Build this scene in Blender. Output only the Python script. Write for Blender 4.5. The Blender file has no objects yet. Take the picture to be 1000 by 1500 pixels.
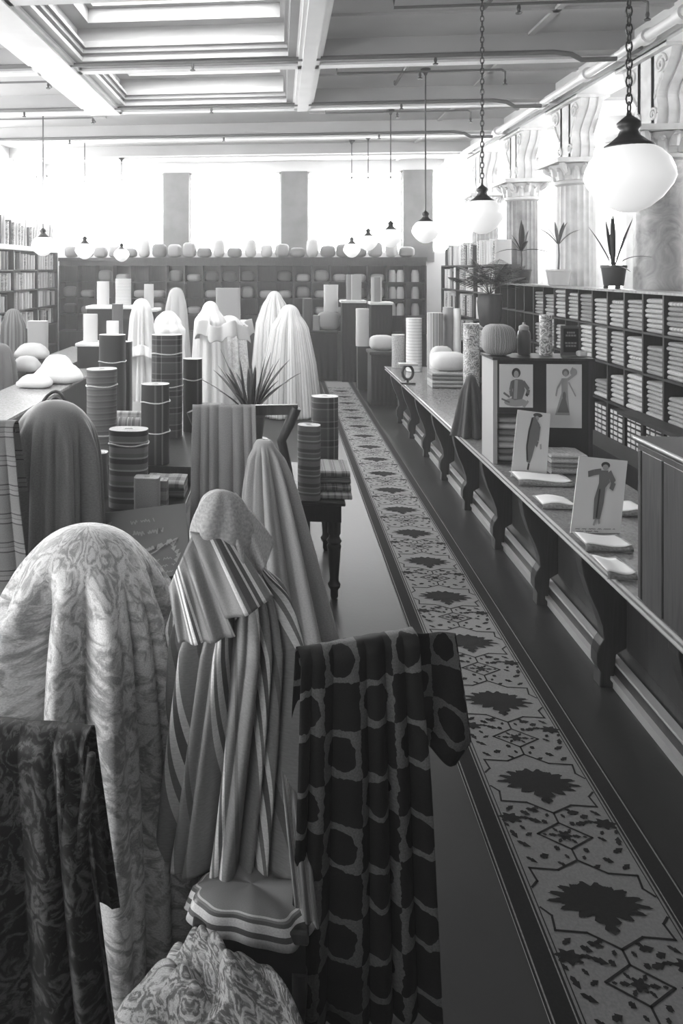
import bpy, math, random
from math import sin, cos, pi, exp, sqrt, floor
from mathutils import Vector, Matrix
sc = bpy.context.scene
COL = sc.collection
V = Vector
# ------------------------------------------------------------------ camera frame
H = 2.5
AN = -math.atan(0.087)
CA, SA = cos(AN), sin(AN)
def P(px, py, w):
    """world point seen at pixel (px,py) at depth w"""
    u = (px - 323) / 1000 * w
    return V((u*CA + w*SA, -u*SA + w*CA, H - (py - 395)/1000*w))
def PZ(px, py, z):
    return P(px, py, (H - z)*1000/(py - 395))
def PX(px, X):
    k = (px - 323)/1000
    return X*(CA - k*SA)/(SA + k*CA)
# ------------------------------------------------------------------ materials
def lin(v):
    v = v/255
    return v/12.92 if v <= .04045 else ((v + .055)/1.055)**2.4
def newmat(name):
    m = bpy.data.materials.new(name); m.use_nodes = True
    n = m.node_tree.nodes; b = n['Principled BSDF']
    return m, n, m.node_tree.links, b
def grey(g): return (g, g, g, 1)
def mat(name, g, rough=.6, spec=.5, var=0, vscale=4, sheen=0, bump=0, bscale=60):
    m, n, l, b = newmat(name)
    b.inputs['Base Color'].default_value = grey(g)
    b.inputs['Roughness'].default_value = rough
    b.inputs['Specular IOR Level'].default_value = spec
    if sheen: b.inputs['Sheen Weight'].default_value = sheen
    tc = n.new('ShaderNodeTexCoord')
    if var:
        t = n.new('ShaderNodeTexNoise'); t.inputs['Scale'].default_value = vscale; t.inputs['Detail'].default_value = 5
        r = n.new('ShaderNodeValToRGB')
        r.color_ramp.elements[0].position = .3; r.color_ramp.elements[0].color = grey(max(0, g*(1-var)))
        r.color_ramp.elements[1].position = .7; r.color_ramp.elements[1].color = grey(min(1, g*(1+var)))
        l.new(tc.outputs['Object'], t.inputs['Vector']); l.new(t.outputs['Fac'], r.inputs['Fac']); l.new(r.outputs['Color'], b.inputs['Base Color'])
    if bump:
        t = n.new('ShaderNodeTexNoise'); t.inputs['Scale'].default_value = bscale; t.inputs['Detail'].default_value = 3
        u = n.new('ShaderNodeBump'); u.inputs['Strength'].default_value = bump; u.inputs['Distance'].default_value = .01
        l.new(tc.outputs['Object'], t.inputs['Vector']); l.new(t.outputs['Fac'], u.inputs['Height']); l.new(u.outputs['Normal'], b.inputs['Normal'])
    return m
def emit(name, s, g=1):
    m, n, l, b = newmat(name)
    b.inputs['Base Color'].default_value = grey(.8)
    b.inputs['Emission Color'].default_value = grey(g)
    b.inputs['Emission Strength'].default_value = s
    b.inputs['Roughness'].default_value = .3
    return m
def wood(name, g, rough=.35, spec=.5):
    m, n, l, b = newmat(name)
    b.inputs['Roughness'].default_value = rough; b.inputs['Specular IOR Level'].default_value = spec
    tc = n.new('ShaderNodeTexCoord'); mp = n.new('ShaderNodeMapping'); mp.inputs['Scale'].default_value = (18, 18, 1.2)
    t = n.new('ShaderNodeTexNoise'); t.inputs['Scale'].default_value = 2; t.inputs['Detail'].default_value = 6; t.inputs['Distortion'].default_value = 1.2
    r = n.new('ShaderNodeValToRGB')
    r.color_ramp.elements[0].position = .3; r.color_ramp.elements[0].color = grey(g*.6)
    r.color_ramp.elements[1].position = .75; r.color_ramp.elements[1].color = grey(g*1.35)
    l.new(tc.outputs['Object'], mp.inputs['Vector']); l.new(mp.outputs['Vector'], t.inputs['Vector'])
    l.new(t.outputs['Fac'], r.inputs['Fac']); l.new(r.outputs['Color'], b.inputs['Base Color'])
    return m
def _ramp(n, stops, const=True):
    r = n.new('ShaderNodeValToRGB'); cr = r.color_ramp
    cr.interpolation = 'CONSTANT' if const else 'LINEAR'
    while len(cr.elements) < len(stops): cr.elements.new(.5)
    for e, (p, g) in zip(cr.elements, stops): e.position = p; e.color = grey(g)
    return r
def _uvfract(n, l, axis, period, wob=0):
    tc = n.new('ShaderNodeTexCoord'); src = tc.outputs['UV']
    if wob:
        t = n.new('ShaderNodeTexNoise'); t.inputs['Scale'].default_value = 7
        a = n.new('ShaderNodeVectorMath'); a.operation = 'MULTIPLY_ADD'; a.inputs[1].default_value = (wob,)*3
        l.new(src, t.inputs['Vector']); l.new(t.outputs['Color'], a.inputs[0]); l.new(src, a.inputs[2]); src = a.outputs[0]
    s = n.new('ShaderNodeSeparateXYZ'); l.new(src, s.inputs[0])
    d = n.new('ShaderNodeMath'); d.operation = 'DIVIDE'; d.inputs[1].default_value = period
    l.new(s.outputs[axis], d.inputs[0])
    f = n.new('ShaderNodeMath'); f.operation = 'FRACT'; l.new(d.outputs[0], f.inputs[0])
    return f.outputs[0]
def _weave(n, l, b, col, amt=.25, scale=160):
    """fine thread variation multiplied over a colour"""
    tc = n.new('ShaderNodeTexCoord')
    t = n.new('ShaderNodeTexNoise'); t.inputs['Scale'].default_value = scale; t.inputs['Detail'].default_value = 2
    l.new(tc.outputs['UV'], t.inputs['Vector'])
    r = _ramp(n, [(.3, 1-amt), (.7, 1+amt)], False)
    mx = n.new('ShaderNodeMix'); mx.data_type = 'RGBA'; mx.blend_type = 'MULTIPLY'; mx.inputs['Factor'].default_value = 1
    l.new(t.outputs['Fac'], r.inputs['Fac']); l.new(col, mx.inputs['A']); l.new(r.outputs['Color'], mx.inputs['B'])
    l.new(mx.outputs['Result'], b.inputs['Base Color'])
def cloth(name, g, rough=.85, sheen=.15, amt=.2, scale=160, spec=.25):
    m, n, l, b = newmat(name)
    b.inputs['Roughness'].default_value = rough; b.inputs['Sheen Weight'].default_value = sheen; b.inputs['Specular IOR Level'].default_value = spec
    c = n.new('ShaderNodeRGB'); c.outputs[0].default_value = grey(g)
    _weave(n, l, b, c.outputs[0], amt, scale)
    return m
def striped(name, axis, period, stops, rough=.7, spec=.4, wob=0, amt=.12):
    m, n, l, b = newmat(name)
    b.inputs['Roughness'].default_value = rough; b.inputs['Specular IOR Level'].default_value = spec
    r = _ramp(n, stops); l.new(_uvfract(n, l, axis, period, wob), r.inputs['Fac'])
    _weave(n, l, b, r.outputs['Color'], amt)
    return m
def plaid(name, pu, su, pv, sv, rough=.85):
    m, n, l, b = newmat(name)
    b.inputs['Roughness'].default_value = rough; b.inputs['Specular IOR Level'].default_value = .2
    r1 = _ramp(n, su); l.new(_uvfract(n, l, 0, pu), r1.inputs['Fac'])
    r2 = _ramp(n, sv); l.new(_uvfract(n, l, 1, pv), r2.inputs['Fac'])
    mx = n.new('ShaderNodeMix'); mx.data_type = 'RGBA'; mx.blend_type = 'MIX'; mx.inputs['Factor'].default_value = .5
    l.new(r1.outputs['Color'], mx.inputs['A']); l.new(r2.outputs['Color'], mx.inputs['B'])
    _weave(n, l, b, mx.outputs['Result'], .15)
    return m
def damask(name, g0, g1, scale=7, dist=.5, rough=.5, spec=.4, lo=.3, hi=.7, rings=3.0):
    """swirling leaf figures: rings round scattered centres, warped by noise, over a fine ground"""
    m, n, l, b = newmat(name)
    b.inputs['Roughness'].default_value = rough; b.inputs['Specular IOR Level'].default_value = spec
    tc = n.new('ShaderNodeTexCoord')
    def N(t, **k):
        x = n.new(t)
        for a_, v in k.items(): setattr(x, a_, v)
        return x
    t = N('ShaderNodeTexNoise'); t.inputs['Scale'].default_value = scale*.8; t.inputs['Detail'].default_value = 2
    a = N('ShaderNodeVectorMath', operation='MULTIPLY_ADD'); a.inputs[1].default_value = (dist/scale*2,)*3
    l.new(tc.outputs['UV'], t.inputs['Vector']); l.new(t.outputs['Color'], a.inputs[0]); l.new(tc.outputs['UV'], a.inputs[2])
    v = N('ShaderNodeTexVoronoi', feature='F1'); v.inputs['Scale'].default_value = scale; l.new(a.outputs[0], v.inputs['Vector'])
    q = N('ShaderNodeMath', operation='MULTIPLY'); q.inputs[1].default_value = 2*pi*rings; l.new(v.outputs['Distance'], q.inputs[0])
    si = N('ShaderNodeMath', operation='SINE'); l.new(q.outputs[0], si.inputs[0])
    t2 = N('ShaderNodeTexNoise'); t2.inputs['Scale'].default_value = scale*4.5; t2.inputs['Detail'].default_value = 3; t2.inputs['Distortion'].default_value = 1.5
    l.new(a.outputs[0], t2.inputs['Vector'])
    t3 = N('ShaderNodeTexNoise'); t3.inputs['Scale'].default_value = scale*.7; t3.inputs['Detail'].default_value = 1
    l.new(tc.outputs['UV'], t3.inputs['Vector'])
    s1 = N('ShaderNodeMath', operation='MULTIPLY_ADD'); s1.inputs[1].default_value = .16; l.new(si.outputs[0], s1.inputs[0]); l.new(t2.outputs['Fac'], s1.inputs[2])
    s2 = N('ShaderNodeMath', operation='MULTIPLY_ADD'); s2.inputs[1].default_value = .6; l.new(t3.outputs['Fac'], s2.inputs[0]); l.new(s1.outputs[0], s2.inputs[2])
    s3 = N('ShaderNodeMath', operation='SUBTRACT'); s3.inputs[1].default_value = .3; l.new(s2.outputs[0], s3.inputs[0])
    r = _ramp(n, [(lo, g0), (hi, g1)], False); l.new(s3.outputs[0], r.inputs['Fac'])
    _weave(n, l, b, r.outputs['Color'], .2, 220)
    return m
def floral(name, p, dark, mid, rough=.7):
    m, n, l, b = newmat(name)
    b.inputs['Roughness'].default_value = rough; b.inputs['Specular IOR Level'].default_value = .25
    tc = n.new('ShaderNodeTexCoord')
    t = n.new('ShaderNodeTexNoise'); t.inputs['Scale'].default_value = 28; t.inputs['Detail'].default_value = 2
    a = n.new('ShaderNodeVectorMath'); a.operation = 'MULTIPLY_ADD'; a.inputs[1].default_value = (.03, .03, 0)
    l.new(tc.outputs['UV'], t.inputs['Vector']); l.new(t.outputs['Color'], a.inputs[0]); l.new(tc.outputs['UV'], a.inputs[2])
    ck = n.new('ShaderNodeTexChecker'); ck.inputs['Scale'].default_value = 1/p
    ck.inputs['Color1'].default_value = grey(dark); ck.inputs['Color2'].default_value = grey(mid)
    l.new(a.outputs[0], ck.inputs['Vector'])
    sc_ = n.new('ShaderNodeVectorMath'); sc_.operation = 'SCALE'; sc_.inputs['Scale'].default_value = 1/p; l.new(a.outputs[0], sc_.inputs[0])
    fr = n.new('ShaderNodeVectorMath'); fr.operation = 'FRACTION'; l.new(sc_.outputs[0], fr.inputs[0])
    ds = n.new('ShaderNodeVectorMath'); ds.operation = 'DISTANCE'; ds.inputs[1].default_value = (.5, .5, 0); l.new(fr.outputs[0], ds.inputs[0])
    r = _ramp(n, [(0, dark), (.37, mid)], True); l.new(ds.outputs['Value'], r.inputs['Fac'])
    mn = n.new('ShaderNodeMix'); mn.data_type = 'RGBA'; mn.blend_type = 'DARKEN'; mn.inputs['Factor'].default_value = 1
    l.new(ck.outputs['Color'], mn.inputs['A']); l.new(r.outputs['Color'], mn.inputs['B'])
    _weave(n, l, b, mn.outputs['Result'], .25)
    return m
# ------------------------------------------------------------------ mesh builder
class MB:
    def __init__(s): s.v = []; s.f = []; s.m = []; s.uv = []
    def face(s, pts, mi=0, uv=None):
        i = len(s.v); s.v += [V(p) for p in pts]; s.f.append(list(range(i, i+len(pts)))); s.m.append(mi); s.uv.append(uv); return s
    def box(s, x0, x1, y0, y1, z0, z1, mi=0, M=None):
        c = [V((x, y, z)) for z in (z0, z1) for y in (y0, y1) for x in (x0, x1)]
        if M: c = [M @ p for p in c]
        i = len(s.v); s.v += c
        for q in ((0,2,3,1),(4,5,7,6),(0,1,5,4),(2,6,7,3),(0,4,6,2),(1,3,7,5)):
            s.f.append([i+k for k in q]); s.m.append(mi); s.uv.append(None)
        return s
    def grid(s, fn, nu, nv, closeu=False, mi=0, flip=False):
        i = len(s.v); nc = nu if closeu else nu+1; U = []
        for b in range(nv+1):
            for a in range(nu+1):
                p, uv = fn(a/nu, b/nv); U.append(uv)
                if a < nc: s.v.append(V(p))
        for b in range(nv):
            for a in range(nu):
                q = [i+b*nc+a, i+b*nc+(a+1) % nc, i+(b+1)*nc+(a+1) % nc, i+(b+1)*nc+a]
                w = [U[b*(nu+1)+a], U[b*(nu+1)+a+1], U[(b+1)*(nu+1)+a+1], U[(b+1)*(nu+1)+a]]
                if flip: q.reverse(); w.reverse()
                s.f.append(q); s.m.append(mi); s.uv.append(w)
        return s
    def lathe(s, prof, c=(0,0,0), seg=24, mi=0, sx=1, sy=1, caps=True):
        c = V(c)
        n = len(prof)-1
        def fn(u, v):
            r, z = prof[int(round(v*n))]; a = u*2*pi
            return c + V((r*sx*cos(a), r*sy*sin(a), z)), (u*2*pi*max(.02, prof[n//2][0]), z)
        s.grid(fn, seg, n, True, mi)
        if caps:
            for k, rev in ((0, True), (n, False)):
                r, z = prof[k]
                if r > 1e-4:
                    q = [c + V((r*sx*cos(a*2*pi/seg), r*sy*sin(a*2*pi/seg), z)) for a in range(seg)]
                    if rev: q.reverse()
                    s.face(q, mi)
        return s
    def tube(s, pts, r, seg=8, mi=0, caps=True):
        pts = [V(p) for p in pts]; n = len(pts)-1
        rr = r if isinstance(r, (list, tuple)) else [r]*len(pts)
        fr = []; up = V((0,0,1))
        for k in range(n+1):
            t = (pts[min(k+1, n)] - pts[max(k-1, 0)]).normalized()
            if abs(t.dot(up)) > .95: up = V((1,0,0)) if abs(t.x) < .9 else V((0,1,0))
            x = t.cross(up).normalized(); y = t.cross(x).normalized(); up = -y if (-y).length else up
            fr.append((x, y))
        L = [0]
        for k in range(n): L.append(L[-1] + (pts[k+1]-pts[k]).length)
        def fn(u, v):
            k = int(round(v*n)); a = -u*2*pi; x, y = fr[k]
            return pts[k] + (x*cos(a) + y*sin(a))*rr[k], (u*2*pi*rr[k], L[k])
        s.grid(fn, seg, n, True, mi)
        if caps:
            for k, rev in ((0, False), (n, True)):
                x, y = fr[k]; q = [pts[k] + (x*cos(a*2*pi/seg) + y*sin(a*2*pi/seg))*rr[k] for a in range(seg)]
                if rev: q.reverse()
                s.face(q, mi)
        return s
    def prism(s, poly, fn, d0, d1, mi=0):
        """poly: 2D outline; fn(a,b,d)->3D; extruded from d0 to d1"""
        n = len(poly)
        s.face([fn(a, b, d0) for a, b in reversed(poly)], mi); s.face([fn(a, b, d1) for a, b in poly], mi)
        for k in range(n):
            a, b = poly[k], poly[(k+1) % n]
            s.face([fn(*a, d0), fn(*b, d0), fn(*b, d1), fn(*a, d1)], mi)
        return s
    def build(s, name, mats, parent=None, origin=None, smooth=False, solid=0, merge=True, loc=None, rz=0, sub=0, bevel=0):
        o0 = V(origin) if origin is not None else V((0,0,0))
        me = bpy.data.meshes.new(name)
        me.from_pydata([tuple(p - o0) for p in s.v], [], s.f)
        for m in (mats if isinstance(mats, (list, tuple)) else [mats]): me.materials.append(m)
        me.polygons.foreach_set('material_index', s.m)
        ul = me.uv_layers.new(name='UVMap')
        for p, uv in zip(me.polygons, s.uv):
            if uv is None:
                nn = p.normal; ax = max(range(3), key=lambda i: abs(nn[i]))
                for li, vi in zip(p.loop_indices, p.vertices):
                    c = me.vertices[vi].co
                    ul.data[li].uv = (c[1], c[2]) if ax == 0 else (c[0], c[2]) if ax == 1 else (c[0], c[1])
            else:
                for li, q in zip(p.loop_indices, uv): ul.data[li].uv = q
        if merge:
            import bmesh
            b = bmesh.new(); b.from_mesh(me); bmesh.ops.remove_doubles(b, verts=b.verts, dist=1e-5); b.to_mesh(me); b.free()
        if smooth:
            me.polygons.foreach_set('use_smooth', [True]*len(me.polygons))
            if smooth != 'all': me.set_sharp_from_angle(angle=math.radians(40))
        me.update()
        o = bpy.data.objects.new(name, me); COL.objects.link(o)
        if parent: o.parent = parent
        o.location = loc if loc is not None else o0
        if rz: o.rotation_euler.z = rz
        if bevel:
            md = o.modifiers.new('bevel', 'BEVEL'); md.width = bevel; md.segments = 2; md.limit_method = 'ANGLE'
        if solid:
            md = o.modifiers.new('solid', 'SOLIDIFY'); md.thickness = solid; md.offset = 0
        if sub:
            md = o.modifiers.new('sub', 'SUBSURF'); md.levels = sub; md.render_levels = sub
        return o
def tag(o, label, cat, group=None, kind=None):
    o['label'] = label; o['category'] = cat
    if group: o['group'] = group
    if kind: o['kind'] = kind
    return o
def thing(name, label, cat, loc=(0,0,0), rz=0, group=None):
    o = bpy.data.objects.new(name, None); COL.objects.link(o)
    o.location = loc; o.rotation_euler = (0, 0, rz); o.empty_display_size = .1
    return tag(o, label, cat, group)
def struct(name, mb, mats, smooth=False):
    o = mb.build(name, mats, smooth=smooth); o['kind'] = 'structure'; return o
def copy_tree(o, parent=None):
    c = o.copy(); COL.objects.link(c)
    if parent: c.parent = parent
    for ch in list(o.children): copy_tree(ch, c)
    return c
def dup(o, loc, rz=None, label=None, group=None, scale=None):
    c = copy_tree(o); c.location = loc
    if rz is not None: c.rotation_euler.z = rz
    if label: c['label'] = label
    if group: c['group'] = group
    if scale: c.scale = scale
    return c
ORD = ['first','second','third','fourth','fifth','sixth','seventh','eighth','ninth','tenth','eleventh','twelfth','thirteenth','fourteenth','fifteenth','sixteenth','seventeenth','eighteenth','nineteenth','twentieth','twenty-first','twenty-second','twenty-third','twenty-fourth','twenty-fifth','twenty-sixth','twenty-seventh','twenty-eighth','twenty-ninth','thirtieth','thirty-first','thirty-second','thirty-third','thirty-fourth','thirty-fifth']
def sm(a, b, x):
    t = max(0, min(1, (x-a)/(b-a))); return t*t*(3-2*t)
def interp(tab, x):
    if x <= tab[0][0]: return tab[0][1]
    for (a, p), (b, q) in zip(tab, tab[1:]):
        if x <= b: return p + (q-p)*(x-a)/(b-a)
    return tab[-1][1]
EXPO = 2.1
HAZE = .0055
# ================================================================== materials
M_plaster = mat('plaster_cream', .62, .8, .3, .06, 1.5)
M_ceil = mat('ceiling_paint', .46, .75, .3, .08, 1.2)
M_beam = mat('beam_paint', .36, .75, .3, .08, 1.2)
M_mould = mat('moulding_white', .78, .55, .4, .05, 3)
M_well = mat('well_moulding_paint', .3, .6, .4, .05, 3)
M_wall = mat('wall_paint', .6, .8, .3, .06, 2)
M_floor = mat('linoleum', .026, .36, .32, .3, 1.1, bump=.04, bscale=30)
M_dark = wood('dark_wood', .018, .35)
M_darkm = wood('mid_dark_wood', .045, .4)
M_mid = wood('mid_wood', .11, .4)
M_top = wood('polished_worktop', .2, .2, .6)
M_rail = mat('rail_highlight', .38, .3, .6)  # paler than the counter: light caught by its mouldings put into the colour
M_black = mat('black_metal', .012, .4, .5)
M_iron = mat('dark_iron', .03, .5, .5)
M_pane = emit('daylit_frosted_pane', 3.6)
M_panes = emit('daylit_frosted_side_pane', 3.0)
M_panel_ = emit('daylit_shop_pane', 3.8)
M_front_ = emit('added_front_pane', .3)
M_sky = emit('daylit_skylight_pane', 3.6)
M_wallf = mat('dark_front_wall', .06, .8)
M_curt = mat('pale_curtain', .7, .9, .2, .12, 5)
_n, _l = M_curt.node_tree.nodes, M_curt.node_tree.links
_t = _n.new('ShaderNodeBsdfTranslucent'); _t.inputs['Color'].default_value = grey(.6)
_m = _n.new('ShaderNodeMixShader'); _m.inputs[0].default_value = .35
_l.new(_n['Principled BSDF'].outputs[0], _m.inputs[1]); _l.new(_t.outputs[0], _m.inputs[2]); _l.new(_m.outputs[0], _n['Material Output'].inputs['Surface'])
# ================================================================== room shell
XL, XR, YF, YB = -6.4, 6.6, -2.0, 18.2
ZC, ZB, ZW = 5.38, 5.15, 5.98
struct('floor', MB().box(XL-.2, XR+.2, YF-.2, YB+.4, -.12, 0), M_floor)
# back wall: sill wall, piers, lintel, four windows
bw = MB().box(XL-.2, XR+.2, YB, YB+.25, 0, 2.95).box(XL-.2, XR+.2, YB, YB+.25, 5.1, 6.1)
struct('wall_back', bw, M_wall)
piers = [(-3.12, -2.43), (.03, .72), (3.2, 3.95)]
M_pier = mat('pier_backlit_grey', .16, .7, .3, .15, 3)  # darker than the wall: the piers' backlit shade put into the colour
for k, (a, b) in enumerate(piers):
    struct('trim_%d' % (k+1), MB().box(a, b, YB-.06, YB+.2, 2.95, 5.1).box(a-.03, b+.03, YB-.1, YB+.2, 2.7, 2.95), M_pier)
wx = [(XL, -3.12), (-2.43, .03), (.72, 3.2), (3.95, XR)]
def window(n, mk, bars):
    """mk(u0,u1,z0,z1,d0,d1) adds a box on the wall's plane"""
    f = MB(); p = MB()
    (u0, u1), (z0, z1) = bars['u'], bars['z']
    t = .05
    for a, b, c, d in ((u0, u1, z0, z0+t), (u0, u1, z1-t, z1), (u0, u0+t, z0, z1), (u1-t, u1, z0, z1)): mk(f, a, b, c, d, .06, .16)
    for u in bars.get('mull', ()): mk(f, u-.02, u+.02, z0, z1, .07, .15)
    for z in bars.get('trans', ()): mk(f, u0, u1, z-.03, z+.03, .07, .15)
    mk(p, u0+.03, u1-.03, z0+.03, z1-.03, .1, .12)
    o = struct('window_%d' % n, f, M_mould)
    g = p.build('pane', bars.get('pane', M_pane), o); return o
def mk_back(m, a, b, c, d, e, f): m.box(a, b, YB+e, YB+f, c, d)
def mk_right(m, a, b, c, d, e, f): m.box(XR+e, XR+f, a, b, c, d)
def mk_left(m, a, b, c, d, e, f): m.box(XL-f, XL-e, a, b, c, d)
wn = 0
for a, b in wx:
    wn += 1; window(wn, mk_back, dict(u=(a, b), z=(2.95, 5.1), trans=(4.93,)))
# right wall with tall windows between piers
ycol = [3.95, 6.37, 8.78, 11.15, 13.55, 15.9]
rw = MB().box(XR, XR+.25, YF-.2, YB+.4, 0, 2.0).box(XR, XR+.25, YF-.2, YB+.4, 5.0, 6.1)
edges = [YF-.2, 1.6] + [y for y in ycol] + [YB+.4]
rp = [(YF-.2, 6.67)] + [(y-.3, y+.3) for y in ycol[2:]] + [(17.9, YB+.4)]
for a, b in rp: rw.box(XR, XR+.25, a, b, 2.0, 5.0)
struct('wall_right', rw, M_wall)
for (a, b), (c, d) in zip(rp, rp[1:]):
    wn += 1; window(wn, mk_right, dict(u=(b, c), z=(2.0, 5.0), trans=(4.2,), mull=((b+c)/2,), pane=M_panes))
# left wall: clerestory over the shelving at the far end, one shop window near the front
lw = MB().box(XL-.25, XL, YF-.2, YB+.4, 0, 1.0).box(XL-.25, XL, YF-.2, YB+.4, 5.0, 6.1)
lw.box(XL-.25, XL, YF-.2, -1.2, 1, 5).box(XL-.25, XL, 2.2, 5.2, 1, 5).box(XL-.25, XL, 5.2, 11.8, 1, 3.0).box(XL-.25, XL, 11.8, 12.6, 1, 5).box(XL-.25, XL, -1.2, 2.2, 3.4, 5).box(XL-.25, XL, 12.6, YB+.4, 1, 3.75).box(XL-.25, XL, 17.7, YB+.4, 3.75, 5)
struct('wall_left', lw, M_wall)
wn += 1; window(wn, mk_left, dict(u=(12.6, 17.7), z=(3.75, 5.0), mull=(14.3, 16.0)))
wn += 1; window(wn, mk_left, dict(u=(5.2, 11.8), z=(3.0, 5.0), mull=(6.85, 8.5, 10.15), trans=(4.3,), pane=M_panes))  # unseen clerestory window, added to light the middle distance from the left
wn += 1; window(wn, mk_left, dict(u=(-1.2, 2.2), z=(1.0, 3.4), mull=(.5,), pane=M_panel_))
fw = MB().box(XL-.2, XR+.2, YF-.25, YF, 0, 1.1).box(XL-.2, XR+.2, YF-.25, YF, 4.2, 6.1).box(XL-.2, -6.0, YF-.25, YF, 1.1, 4.2).box(-.9, XR+.2, YF-.25, YF, 1.1, 4.2)
struct('wall_front', fw, M_wallf)
def mk_front(m, a, b, c, d, e, f): m.box(a, b, YF-f, YF-e, c, d)
wn += 1; window(wn, mk_front, dict(u=(-6.0, -.9), z=(1.1, 4.2), mull=(-3.45,), trans=(3.3,), pane=M_front_))  # unseen window added behind the camera to brighten surfaces facing it
# ceiling slabs around the skylight wells
ybm = [(1.35, 1.7), (3.8, 4.15), (6.2, 6.55), (8.6, 8.95), (10.96, 11.3), (13.4, 13.75), (15.7, 16.05)]
WX0, WX1 = -2.6, .2
ce = MB().box(XL-.2, -3.26, YF-.2, YB+.4, ZC, ZC+.15).box(.53, XR+.2, YF-.2, YB+.4, ZC, ZC+.15)
ce.box(-3.26, .53, 11.3, YB+.4, ZC, ZC+.15).box(-3.26, .53, YF-.2, 6.2, ZC, ZC+.15)
ce.box(-3.4, .7, 1.3, 11.4, ZW+.12, ZW+.3)
# shallow battens across the flat panels
for y0, y1 in zip([b for a, b in ybm], [a for a, b in ybm[1:]] + [YB]):
    y = y0 + (y1-y0)*.62
    ce.box(.53, 4.3, y-.05, y+.05, ZC-.03, ZC); ce.box(XL, -3.26, y-.05, y+.05, ZC-.03, ZC)
ce.box(3.0, 3.08, YF, YB, ZC-.03, ZC)
struct('ceiling', ce, M_ceil)
tn = 4
for a, b in ybm:            # cross beams, with a bead along each lower edge
    tn += 1
    m = MB().box(XL, -3.26, a, b, ZB, ZC).box(.53, XR, a, b, ZB, ZC)
    if a > 11.2: m.box(-3.26, .53, a, b, ZB, ZC)
    else: m.box(-3.26, .53, a, b, ZB, ZW+.15)
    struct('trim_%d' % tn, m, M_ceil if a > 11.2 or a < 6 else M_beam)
    tn += 1
    m = MB()
    for z0, z1, d in ((ZB-.03, ZB+.02, .03), ):
        m.box(XL, XR, b-.12, b+.03, z0, z1)
    struct('trim_%d' % tn, m, M_mould)
for k, (x0, x1) in enumerate(((-3.26, -2.6), (.2, .53))):   # the ribs either side of the wells
    tn += 1
    m = MB().box(x0, x1, YF, 11.3, ZB, ZW+.15)
    m.box(x0+.03, x1-.03, YF, 11.3, ZB-.03, ZB).box(x0+.08, x1-.08, YF, 11.3, ZB-.05, ZB-.03)
    struct('trim_%d' % tn, m, M_mould)
ybm2 = [b for a, b in ybm[:5]]
for (a0, b0), (a1, b1) in zip(ybm[2:4], ybm[3:5]):           # stepped mouldings and glass of each well
    tn += 1
    m = MB()
    def ring(z0, z1, d):
        m.box(WX0, WX1, a1-d, a1, z0, z1).box(WX0, WX1, b0, b0+d, z0, z1)
        m.box(WX0, WX0+d, b0+d, a1-d, z0, z1).box(WX1-d, WX1, b0+d, a1-d, z0, z1)
    ring(ZB, ZB+.05, .10); ring(ZB+.05, ZB+.10, .06); ring(ZB+.10, ZB+.16, .11); ring(ZB+.16, ZB+.2, .15); ring(ZB+.2, ZB+.26, .09)
    ring(5.6, 5.78, .2); ring(5.78, 5.84, .28); ring(5.84, 5.88, .24)
    struct('trim_%d' % tn, m, M_well)
    wn += 1
    f = MB()
    for k in range(1, 4):
        x = WX0 + .24 + (WX1-WX0-.48)*k/4; f.box(x-.02, x+.02, b0+.2, a1-.2, 5.88, 5.93)
    f.box(WX0+.2, WX1-.2, (b0+a1)/2-.02, (b0+a1)/2+.02, 5.88, 5.93)
    o = struct('window_%d' % wn, f, M_mould)
    MB().box(WX0+.1, WX1-.1, b0+.1, a1-.1, 5.94, 5.96).build('pane', M_sky, o)
# longitudinal beam over the columns, with mouldings
tn += 1
m = MB().box(4.3, 4.95, YF, YB, 5.2, ZC).box(4.38, 4.88, YF, YB, 5.1, 5.2).box(4.24, 4.30, YF, YB, 5.28, ZC).box(4.34, 4.38, YF, YB, 5.14, 5.2)
struct('trim_%d' % tn, m, M_mould)
# ---------------------------------------------------------------- columns
def superell(a, b, n, k=28):
    out = []
    for i in range(k):
        t = 2*pi*i/k; c, s = cos(t), sin(t)
        out.append((a*math.copysign(abs(c)**(2/n), c), b*math.copysign(abs(s)**(2/n), s)))
    return out
M_marble = mat('grey_marble', .34, .4, .5, .4, 3)
for n_ in M_marble.node_tree.nodes:
    if n_.type == 'TEX_NOISE': n_.inputs['Detail'].default_value = 10; n_.inputs['Distortion'].default_value = 2.5; n_.inputs['Roughness'].default_value = .65
M_pale = mat('pale_stone', .62, .6, .4, .12, 6)
def console(m, sy):
    """scroll console projecting along sy*Y: ribs across a double-curved front"""
    prof = []
    for k in range(25):
        t = k/24; z = 4.22 + .88*t
        d = .2 + .34*sm(.35, .85, t) + .05*sin(t*2*pi+.4)
        prof.append((d, z))
    for j in range(5):
        x0 = -.16 + .064*j
        poly = [(.12, 4.22)] + [(d + (.018 if j % 2 == 0 else 0), z) for d, z in prof] + [(.12, 5.1)]
        m.prism(poly, lambda a, b, d: V((d, sy*a, b)), x0, x0+.064)
    for sx in (-1, 1):      # carved volutes on both cheeks
        for cy, cz, r in ((.36, 4.92, .12), (.2, 4.36, .08)):
            pts = []
            for i in range(30):
                t = i/29*2*pi*1.7; rr = r*(1-i/34)
                pts.append((sx*.165, sy*(cy+rr*cos(t)-.02), cz+rr*sin(t)))
            m.tube(pts, .018, 6)
        for q in range(4):
            m.tube([(sx*.165, sy*(.2+.05*q), 4.55+.06*q), (sx*.17, sy*(.27+.04*q), 4.64+.06*q)], .016, 5)
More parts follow.
